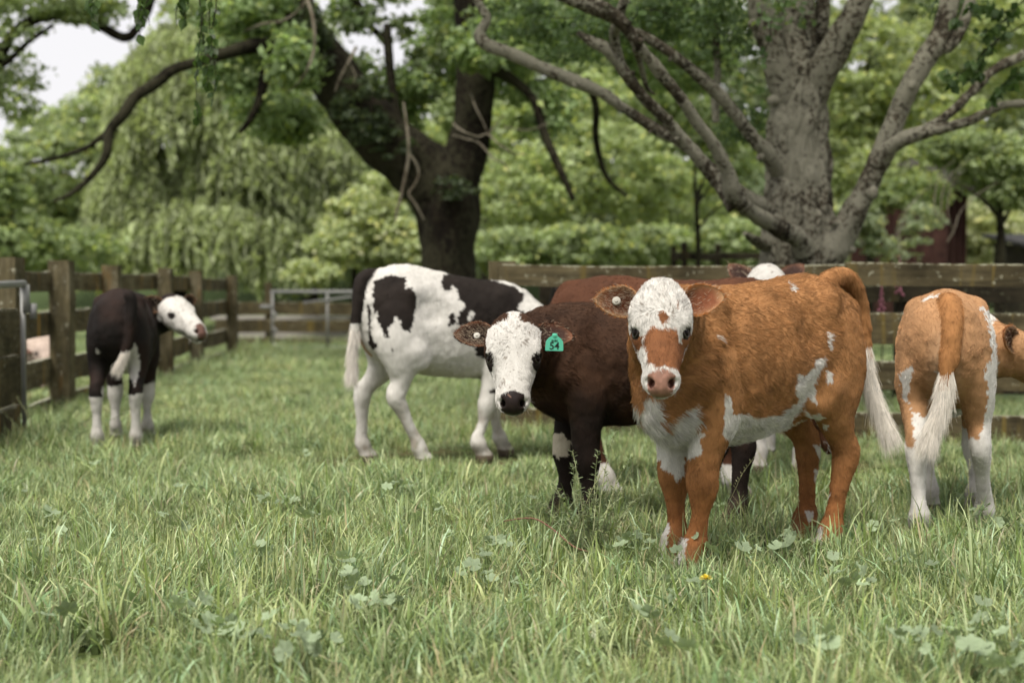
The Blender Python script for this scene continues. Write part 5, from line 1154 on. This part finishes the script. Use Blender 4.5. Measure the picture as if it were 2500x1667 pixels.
def text_mesh(name, body, size, mat, parent, M, depth=.0004):
    cu = bpy.data.curves.new(name, 'FONT'); cu.body = body; cu.size = size; cu.align_x = 'CENTER'; cu.align_y = 'CENTER'; cu.extrude = depth; cu.offset = size*.012
    tmp = bpy.data.objects.new(name+'_tmp', cu); LINK(tmp); bpy.context.view_layer.update()
    me = bpy.data.meshes.new_from_object(tmp.evaluated_get(bpy.context.evaluated_depsgraph_get())); bpy.data.objects.remove(tmp)
    me.materials.clear(); me.materials.append(mat); o = bpy.data.objects.new(name, me); LINK(o); o.parent = parent; o.matrix_local = M
    return o
def disc(name, c, ax, r, t, mat, parent, n=20):
    ax = np.array(ax)/np.linalg.norm(ax); a = np.cross(ax, (0, 0, 1.)); a /= np.linalg.norm(a); b = np.cross(ax, a); V = []; Fc = []
    prof = [(0, t), (r*.35, t), (r*.42, t*.55), (r*.8, t*.5), (r, t*.2), (r, -t*.3), (0, -t*.3)]
    for q, hgt in prof:
        for i in range(n): V.append(c+ax*hgt+(a*math.cos(i*2*math.pi/n)+b*math.sin(i*2*math.pi/n))*max(q, 1e-4))
    for k in range(len(prof)-1):
        for i in range(n): Fc.append((k*n+i, k*n+(i+1) % n, (k+1)*n+(i+1) % n, (k+1)*n+i))
    return mesh_obj(name, V, Fc, mat, parent, False)
def ear_pt(info, nm, u, v, out):
    b, ax, (a, up, fc), L, W, eo = info['ears'][nm]; return np.array(b)+np.array(a)*u*L+np.array(up)*v*W+np.array(fc)*out
if not ONLY or 'ginger' in ONLY:
    b, ax, (a, up, fc), L, W, eo = gi['ears']['R']; disc('ear_tag', ear_pt(gi, 'R', .52, .12, -.008), fc, .0135, .009, M_TAG_WHITE, eo)
if not ONLY or '54' in ONLY:
    b, ax, (a, up, fc), L, W, eo = di['ears']['R']; disc('ear_tag', ear_pt(di, 'R', .42, .0, -.010), fc, .0125, .008, M_TAG_WHITE, eo)
    b, ax, (a, up, fc), L, W, eo = di['ears']['L']
    out = [(-.031, -.030), (.031, -.030), (.033, -.026), (.031, .004), (.022, .016), (.010, .024), (.008, .033), (-.008, .033), (-.010, .024), (-.022, .016), (-.031, .004), (-.033, -.026)]
    tg = empty('ear_tag', (0, 0, 0)); tg.parent = eo
    bpy.context.view_layer.update()
    Rb = Matrix.Rotation(-D(189), 3, 'Z')      # the world's axes seen from the body
    X = Rb @ Vector((1, .10, -.03)).normalized(); Z = Rb @ Vector((.10, -1, -.08)).normalized(); Y = Z.cross(X).normalized(); X = Y.cross(Z).normalized()
    c = Vector(ear_pt(di, 'L', .50, -.15, .016)) - Y*.024 + Z*.018
    M = Matrix((X, Y, Z)).transposed().to_4x4(); M.translation = c; tg.matrix_local = M
    V = [(x, y, z) for z in (.001, -.001) for x, y in out]; n = len(out)
    mesh_obj('tag_plate', V, [tuple(range(n)), tuple(range(2*n-1, n-1, -1))]+[(i, n+i, n+(i+1) % n, (i+1) % n) for i in range(n)], M_TAG_GREEN, tg, False)
    T4 = lambda x, y, z: Matrix.Translation((x, y, z))
    text_mesh('number', '54', .037, M_PRINT, tg, T4(0, -.013, .0014) ); text_mesh('small_print', 'BXB0', .010, M_PRINT, tg, T4(0, .006, .0014))
    disc('tag_button', np.array((0, .026, .002)), (0, .01, 1), .0075, .003, M_TAG_GREEN, tg)
# ------------------------------------------------------------------ grass and low plants
def tuft(seed, n, size, hmin, hmax, wid, col_shift=0, dry=.06):
    rg = np.random.default_rng(seed); seg = 4; V = np.zeros((n, (seg+1)*2, 3)); C = np.zeros((n, (seg+1)*2, 3))
    base = rg.uniform(-size/2, size/2, (n, 2)); nc = max(4, n//14); cc = rg.uniform(-size/2, size/2, (nc, 2)); ci = rg.integers(0, nc, n); m = rg.random(n) < .6; base[m] = (cc[ci]+rg.normal(0, .012, (n, 2)))[m]
    h = rg.uniform(hmin, hmax, n)*rg.choice((1, 1, 1, .7, 1.25), n); az = rg.uniform(0, 2*np.pi, n); az[m] = np.arctan2(base[m, 1]-cc[ci][m, 1], base[m, 0]-cc[ci][m, 0])+rg.normal(0, .7, m.sum())
    az = np.where(rg.random(n) < .35, rg.normal(.6, .6, n), az)
    lean = rg.uniform(.05, .75, n)+.6*(rg.random(n) < .22); curl = rg.uniform(.2, 1.5, n); w = wid*rg.uniform(.5, 1.5, n)*rg.choice((1, 1, 1, 1.7), n)
    d = np.stack([np.cos(az), np.sin(az), 0*az], 1); tw = rg.uniform(-1.2, 1.2, n); s = np.stack([-np.sin(az+tw), np.cos(az+tw), 0*az], 1)
    pos = np.concatenate([base, np.zeros((n, 1))-.01], 1); ang = lean.copy()*.4
    k = rg.random(n); k = k**1.35; g = np.array((.185, .265, .068))[None, :]*(1-k[:, None])+np.array((.53, .61, .33))[None, :]*k[:, None]
    g = g*rg.uniform(.6, 1.4, n)[:, None]; bl = rg.random(n) < .25; g[bl] = g[bl]*np.array((.85, 1.0, 1.15)); dr = rg.random(n) < dry; g[dr] = np.array((.50, .45, .28))*rg.uniform(.7, 1.1, dr.sum())[:, None]
    for i in range(seg+1):
        t = i/seg; ww = (w*(1-t**1.8)*.5+.0003)[:, None]*(.65+.35*min(1, t*3))
        V[:, 2*i] = pos-s*ww; V[:, 2*i+1] = pos+s*ww
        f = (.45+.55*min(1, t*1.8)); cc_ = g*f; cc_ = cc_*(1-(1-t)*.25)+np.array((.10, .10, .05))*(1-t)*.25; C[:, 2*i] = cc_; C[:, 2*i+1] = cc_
        step = (h/seg)[:, None]; pos = pos+step*(d*np.sin(ang)[:, None]+np.array((0, 0, 1))*np.cos(ang)[:, None]); ang = ang+(lean*.5+curl*lean*t)*.9
    K = (seg+1)*2; b = np.arange(n)[:, None]*K; F = np.concatenate([b+np.array((2*i, 2*i+1, 2*i+3, 2*i+2)) for i in range(seg)])
    me = mesh_obj('tuft', V.reshape(-1, 3), F, M_GRASS, None, True, C.reshape(-1, 3)); return me
def geo_instancer(name, coll, pts, rots, scl, idx):
    me = bpy.data.meshes.new(name); me.vertices.add(len(pts)); me.vertices.foreach_set('co', np.asarray(pts, np.float32).ravel())
    a = me.attributes.new('rot', 'FLOAT_VECTOR', 'POINT'); a.data.foreach_set('vector', np.asarray(rots, np.float32).ravel())
    a = me.attributes.new('scl', 'FLOAT_VECTOR', 'POINT'); a.data.foreach_set('vector', np.asarray(scl, np.float32).ravel())
    a = me.attributes.new('idx', 'INT', 'POINT'); a.data.foreach_set('value', np.asarray(idx, np.int32))
    o = bpy.data.objects.new(name, me); LINK(o)
    ng = bpy.data.node_groups.new(name+'_nodes', 'GeometryNodeTree'); ng.interface.new_socket('Geometry', in_out='INPUT', socket_type='NodeSocketGeometry'); ng.interface.new_socket('Geometry', in_out='OUTPUT', socket_type='NodeSocketGeometry')
    gi_ = ng.nodes.new('NodeGroupInput'); go = ng.nodes.new('NodeGroupOutput'); ip = ng.nodes.new('GeometryNodeInstanceOnPoints'); ci = ng.nodes.new('GeometryNodeCollectionInfo')
    ci.inputs['Collection'].default_value = coll; ci.inputs['Separate Children'].default_value = True; ci.inputs['Reset Children'].default_value = True
    def attr(nm, ty):
        n = ng.nodes.new('GeometryNodeInputNamedAttribute'); n.data_type = ty; n.inputs['Name'].default_value = nm; return n.outputs['Attribute']
    ip.inputs['Pick Instance'].default_value = True
    ng.links.new(gi_.outputs[0], ip.inputs['Points']); ng.links.new(ci.outputs[0], ip.inputs['Instance']); ng.links.new(attr('idx', 'INT'), ip.inputs['Instance Index'])
    er = ng.nodes.new('FunctionNodeEulerToRotation'); ng.links.new(attr('rot', 'FLOAT_VECTOR'), er.inputs[0]); ng.links.new(er.outputs[0], ip.inputs['Rotation'])
    ng.links.new(attr('scl', 'FLOAT_VECTOR'), ip.inputs['Scale']); ng.links.new(ip.outputs[0], go.inputs[0])
    md = o.modifiers.new('scatter', 'NODES'); md.node_group = ng; return o
gc = bpy.data.collections.new('grass_tufts')
specs = [(101, 190, .22, .05, .14, .0036), (102, 190, .22, .04, .12, .0030), (103, 150, .22, .07, .17, .0045), (104, 200, .24, .03, .09, .0030), (105, 120, .22, .06, .15, .0065), (106, 190, .22, .05, .13, .0036, 0, .12)]
for sp in specs:
    o = tuft(*sp); scene.collection.objects.unlink(o); gc.objects.link(o)
GRASS_D = globals().get('GRASS_D', 1.0)
def field(y0, y1, dens, sc, margin=.5, low=1.0):
    rg = np.random.default_rng(int(y0*10)); n = int(dens*GRASS_D*(y1-y0)*((y0+y1)/2*.76+2*margin)); y = rg.uniform(y0, y1, n); x = rg.uniform(-1, 1, n)*(y*.38+margin)
    p = np.stack([x, y, 0*x], 1); q = vnoise(p, .8, 7)*.6+vnoise(p, .3, 8)*.4
    bare = 1.2*np.exp(-(((x+.35)/.65)**2+((y-7.95)/.40)**2))+.9*np.exp(-(((x-1.9)/.7)**2+((y-7.2)/.5)**2))+.6*np.exp(-(((x+.9)/.9)**2+((y-7.6)/.25)**2))
    keep = rg.random(n) > np.clip(1.1*bare, 0, .93)+np.clip(-q-.5, 0, .5); s = sc*(1+.42*q)*rg.uniform(.75, 1.25, n)*(1-.65*np.clip(bare, 0, 1))
    x, y, s = x[keep], y[keep], s[keep]; n = len(x); P = np.stack([x, y, ground_z(x, y)], 1)
    rz = rg.uniform(0, 6.283, n); rot = np.stack([rg.normal(0, .08, n), rg.normal(0, .08, n), rz], 1)
    # taller along the fences
    tall = 1+.5*np.exp(-((x+3.5)/.25)**2)*(y > 9)+.4*np.exp(-((y-yr(x))/.22)**2)*(x > -.3)
    return P, rot, np.stack([s, s, s*low*tall*rg.uniform(.8, 1.2, n)], 1), rg.integers(0, len(specs), n)
parts = [field(2.4, 4.2, 95, .95), field(4.2, 6.5, 85, .95), field(6.5, 10, 75, .92, .5, .88), field(10, 16, 38, 1.1, 1.5, .65), field(16, 30, 18, 1.6, 3, .55), field(30, 60, 6, 3.0, 6, .4)]
pp = [np.concatenate(z) for z in zip(*parts)]
tag(geo_instancer('grass', gc, *pp), 'long uneven paddock grass', 'grass', kind='stuff')

# mallow: scalloped round leaves on stalks
M_MALLOW = leaf_material('mallow_leaf', .6, .3)
def mallow_leaf(r, rg, lobes=6):
    n = 26; V = [(0, 0, 0)]; 
    for ring_, rr in ((0, .55), (1, 1.0)):
        for i in range(n):
            a = .25+(2*math.pi-.5)*i/(n-1); sc = rr*r*(1+(.10*math.cos(a*lobes)+.03*math.cos(a*19) if ring_ else 0)); V.append((sc*math.cos(a), sc*math.sin(a), r*(.16*rr*rr+.10*rr*math.cos(a*lobes))))
    F = [(0, 1+i, 2+i) for i in range(n-1)]+[(1+i, 1+n+i, 2+n+i, 2+i) for i in range(n-1)]
    return np.array(V), F
seeds = [(x/1.8816, 1100+y/1.8816) for x, y in [(430,40),(470,45),(30,170),(235,275),(210,355),(165,410),(200,465),(750,290),(800,340),(1175,160),(1200,220),(1270,235),(1310,220),(1390,290),(870,170),(1215,455),(1360,15),(1800,140),(1830,150),(2230,215),(1910,300),(2040,280),(2240,410),(2265,415),(2225,480),(2170,525),(1865,560),(2240,560),(1600,565),(1640,605),(1590,505),(1640,685),(1760,690),(1800,680),(980,705),(975,780),(1080,815),(1180,840),(1300,805),(1340,800),(1450,835),(1400,885),(310,730),(2060,385),(2350,210)]]
seeds += [(1250+x/1.8816, 1100+y/1.8816) for x, y in [(50,615),(30,690),(500,430),(560,400),(610,385),(620,450),(820,440),(915,450),(975,410),(1060,440),(1100,480),(700,590),(740,660),(580,730),(920,250),(1265,420),(1280,400),(1500,500),(1540,520),(1560,590),(1780,500),(1760,320),(2140,280),(2100,210),(2270,330),(2330,340),(2160,810),(2250,830),(2160,910),(2320,880),(2290,1000),(2100,890),(2340,960),(690,880),(1220,870),(1450,880),(2200,750),(1760,850)]]
rg = np.random.default_rng(77); parts = []; cols = []
for (px, py) in seeds:
    Yc = None
    hgt = rg.uniform(.09, .14); 
    # ground point whose leaf at height hgt shows there
    v = at(px, py, 1.0); s_ = (hgt-CAM_H)/(v.z-CAM_H); base = Vector((v.x*s_, v.y*s_, 0))
    k = rg.integers(2, 6) if rg.random() < .75 else 7
    for j in range(k):
        r = rg.uniform(.012, .026)*(1.3 if j == 0 else 1); o = np.array((base.x, base.y, hgt))+(rg.normal(0, 1, 3)*np.array((.045, .05, .012)) if j else 0)
        V, F = mallow_leaf(r, rg); az = rg.uniform(0, 6.28); ti = rg.normal(0, .55, 2)
        M = np.array(Matrix.Rotation(ti[0]-.15, 3, 'X') @ Matrix.Rotation(ti[1], 3, 'Y') @ Matrix.Rotation(az, 3, 'Z')); V = V@M.T+o
        c = np.array((.30, .38, .23))*rg.uniform(.6, 1.15); parts.append((V, F)); cols.append(np.tile(c, (len(V), 1))*np.linspace(.85, 1.05, len(V))[:, None])
        g0 = o*1.0; g0[:2] += rg.normal(0, .03, 2); g0[2] = -.01
        tv, tf = tube('s', [(*g0, .0012), (*((g0+o)/2+np.array((rg.normal(0, .008), 0, .01))), .0011), (*o, .0009)], None, ring=4, sub=2); parts.append((tv, tf)); cols.append(np.tile((.16, .20, .08), (len(tv), 1)))
V, F = join(parts); o = mesh_obj('mallow_leaves', V, F, M_MALLOW, None, True, np.concatenate(cols)); tag(o, 'round scalloped mallow leaves scattered through the grass', 'ground cover', kind='stuff')

# seed stalks of the grass
parts = []; cols = []
def stalk(px, py, Y, h, lean, seedhead=True, col=(.34, .34, .18), r=.0011):
    b = at(px, py, Y); b = np.array((b.x, Y, -.01)); pts = [(b[0]+lean*h*t*t, b[1]+rg.normal(0, .01), h*t*(1-.15*abs(lean)*t), r*(1-.5*t)) for t in np.linspace(0, 1, 6)]
    tv, tf = tube('s', pts, None, ring=4, sub=2); parts.append((tv, tf)); cols.append(np.tile(col, (len(tv), 1)))
    if seedhead:
        for t in np.linspace(.62, 1, 12):
            p = np.array((b[0]+lean*h*t*t, b[1], h*t*(1-.15*abs(lean)*t))); sg = rg.choice((-1, 1)); q = p+np.array((sg*.006, rg.normal(0, .003), .010))
            parts.append((np.array([p, (p+q)/2+(.0016, 0, 0), q, (p+q)/2-(.0016, 0, 0)]), [(0, 1, 2, 3)])); cols.append(np.tile(np.array(col)*1.1, (4, 1)))
for _ in range(46): Y = rg.uniform(4.6, 6.2); stalk(rg.uniform(1650, 2500), 1300, Y, rg.uniform(.20, .34), rg.normal(0, .4))
for _ in range(40): Y = rg.uniform(4.2, 8.0); stalk(rg.uniform(0, 1500), 1300, Y, rg.uniform(.18, .30), rg.normal(0, .5), col=(.16, .20, .09))
for _ in range(16): Y = rg.uniform(3.6, 4.4); stalk(rg.uniform(0, 2500), 1300, Y, rg.uniform(.14, .24), rg.normal(0, .6))
for px, Y, h, l in ((90, 8.0, .36, -.3), (60, 8.2, .30, -.5), (30, 7.6, .28, .4), (1405, 5.0, .33, .3), (1485, 5.05, .46, .18)): stalk(px, 1200, Y, h, l, r=.0018)
V, F = join(parts); o = mesh_obj('grass_stalks', V, F, M_MALLOW, None, True, np.concatenate(cols)); tag(o, 'thin seed stalks standing above the grass', 'grass', kind='stuff')

# the tall leggy weed in front of the dark calf's legs
M_WEED = leaf_material('weed_leaf', .6, .3)
def weed(label, px, Y, stems, name='tall_weed', col=(.24, .29, .16)):
    b = Vector((gx(px, Y), Y, 0)); w = empty(name, b, label, 'weed'); lp = []; lc = []
    for (dx, h, ln) in stems:
        pts = [(dx*.3, 0, 0, .0026), (dx*.5+ln*.2, rg.normal(0, .02), h*.4, .0022), (dx*.8+ln*.5, rg.normal(0, .03), h*.75, .0015), (dx+ln, rg.normal(0, .03), h, .0008)]
        tube_obj('stem', pts, M_STEM, w, ring=5, sub=4); C = catmull(pts, 14)
        for i in range(4, len(C)):
            for _ in range(3):
                if rg.random() > .85: continue
                p = C[i][:3]; a = rg.uniform(0, 6.28); L = rg.uniform(.012, .040)*(1.2-.7*i/len(C)); d = np.array((math.cos(a), math.sin(a), rg.uniform(-.1, .8))); d /= np.linalg.norm(d); s = np.cross(d, (0, 0, 1)); s /= np.linalg.norm(s)+1e-6
                lp.append((np.array([p, p+d*L*.5+s*L*.17, p+d*L, p+d*L*.5-s*L*.17]), [(0, 1, 2, 3)])); lc.append(np.tile(np.array(col)*rg.uniform(.7, 1.35), (4, 1)))
    V, F = join(lp); o = mesh_obj('leaves', V, F, M_WEED, w, False, np.concatenate(lc)); o['kind'] = 'stuff'
M_STEM = simple_mat('weed_stem', (.30, .32, .17), .7)
weed('leggy grey green weed in front of the number 54 calf\'s legs', 1440, 5.0, [(-.10, .26, -.03), (-.04, .38, -.02), (.02, .30, .02), (.06, .45, .03), (.10, .30, .05), (-.14, .20, -.04), (.0, .24, .0), (.13, .22, .04), (-.07, .34, .01), (.03, .38, .0), (.08, .36, .07), (-.11, .33, -.06), (.02, .20, -.05), (.16, .26, .08)])
weed('low bushy weed beside the hooves at the right border', 2440, 5.15, [(-.12, .14, -.05), (-.04, .17, .0), (.04, .16, .03), (.12, .14, .06), (-.2, .12, -.05), (.2, .12, .03)], 'bushy_weed', (.10, .15, .06))
weed('dark leafy weed at the foot of the left board gate', 110, 8.6, [(-.3, .24, -.05), (-.15, .30, -.02), (0, .26, 0), (.15, .24, .05), (.3, .22, .04), (.45, .2, .03), (-.4, .2, -.05)], 'leafy_weed', (.09, .13, .05))
# twig and dandelion
tg2 = tube_obj('fallen_twig', [(gx(1230, 4.95), 4.95, .14, .002), (gx(1300, 4.95), 4.95, .15, .003), (gx(1350, 4.9), 4.9, .12, .003), (gx(1400, 4.85), 4.85, .07, .003), (gx(1440, 4.8), 4.8, .06, .002)], simple_mat('reddish_twig', (.14, .055, .035), .7), None, ring=6, sub=4)
tag(tg2, 'thin reddish dead twig lying in the grass below the dark calf', 'twig')
v = at(1723, 1411, 1.0); s_ = (.15-CAM_H)/(v.z-CAM_H); b = Vector((v.x*s_, v.y*s_, 0)); dl = empty('dandelion', b, 'single yellow dandelion in the grass in front of the ginger calf', 'flower')
tube_obj('stem', [(0, .02, 0, .002), (.004, .01, .08, .002), (0, 0, .148, .002)], M_STEM, dl, ring=6, sub=3)
M_YEL = simple_mat('dandelion_yellow', (.75, .60, .06), .6); parts = []
for k in range(60):
    a = rg.uniform(0, 6.28); e = rg.uniform(.05, 1.4); L = .019*rg.uniform(.8, 1.05); d = np.array((math.cos(a)*math.cos(e), math.sin(a)*math.cos(e), math.sin(e)*.75)); s = np.array((-math.sin(a), math.cos(a), 0))*.0021
    parts.append((np.array([(0, 0, .148)-s*.3, (0, 0, .148)+s*.3, np.array((0, 0, .148))+d*L+s, np.array((0, 0, .148))+d*L-s]), [(0, 1, 2, 3)]))
V, F = join(parts); mesh_obj('flower_head', V, F, M_YEL, dl, False)
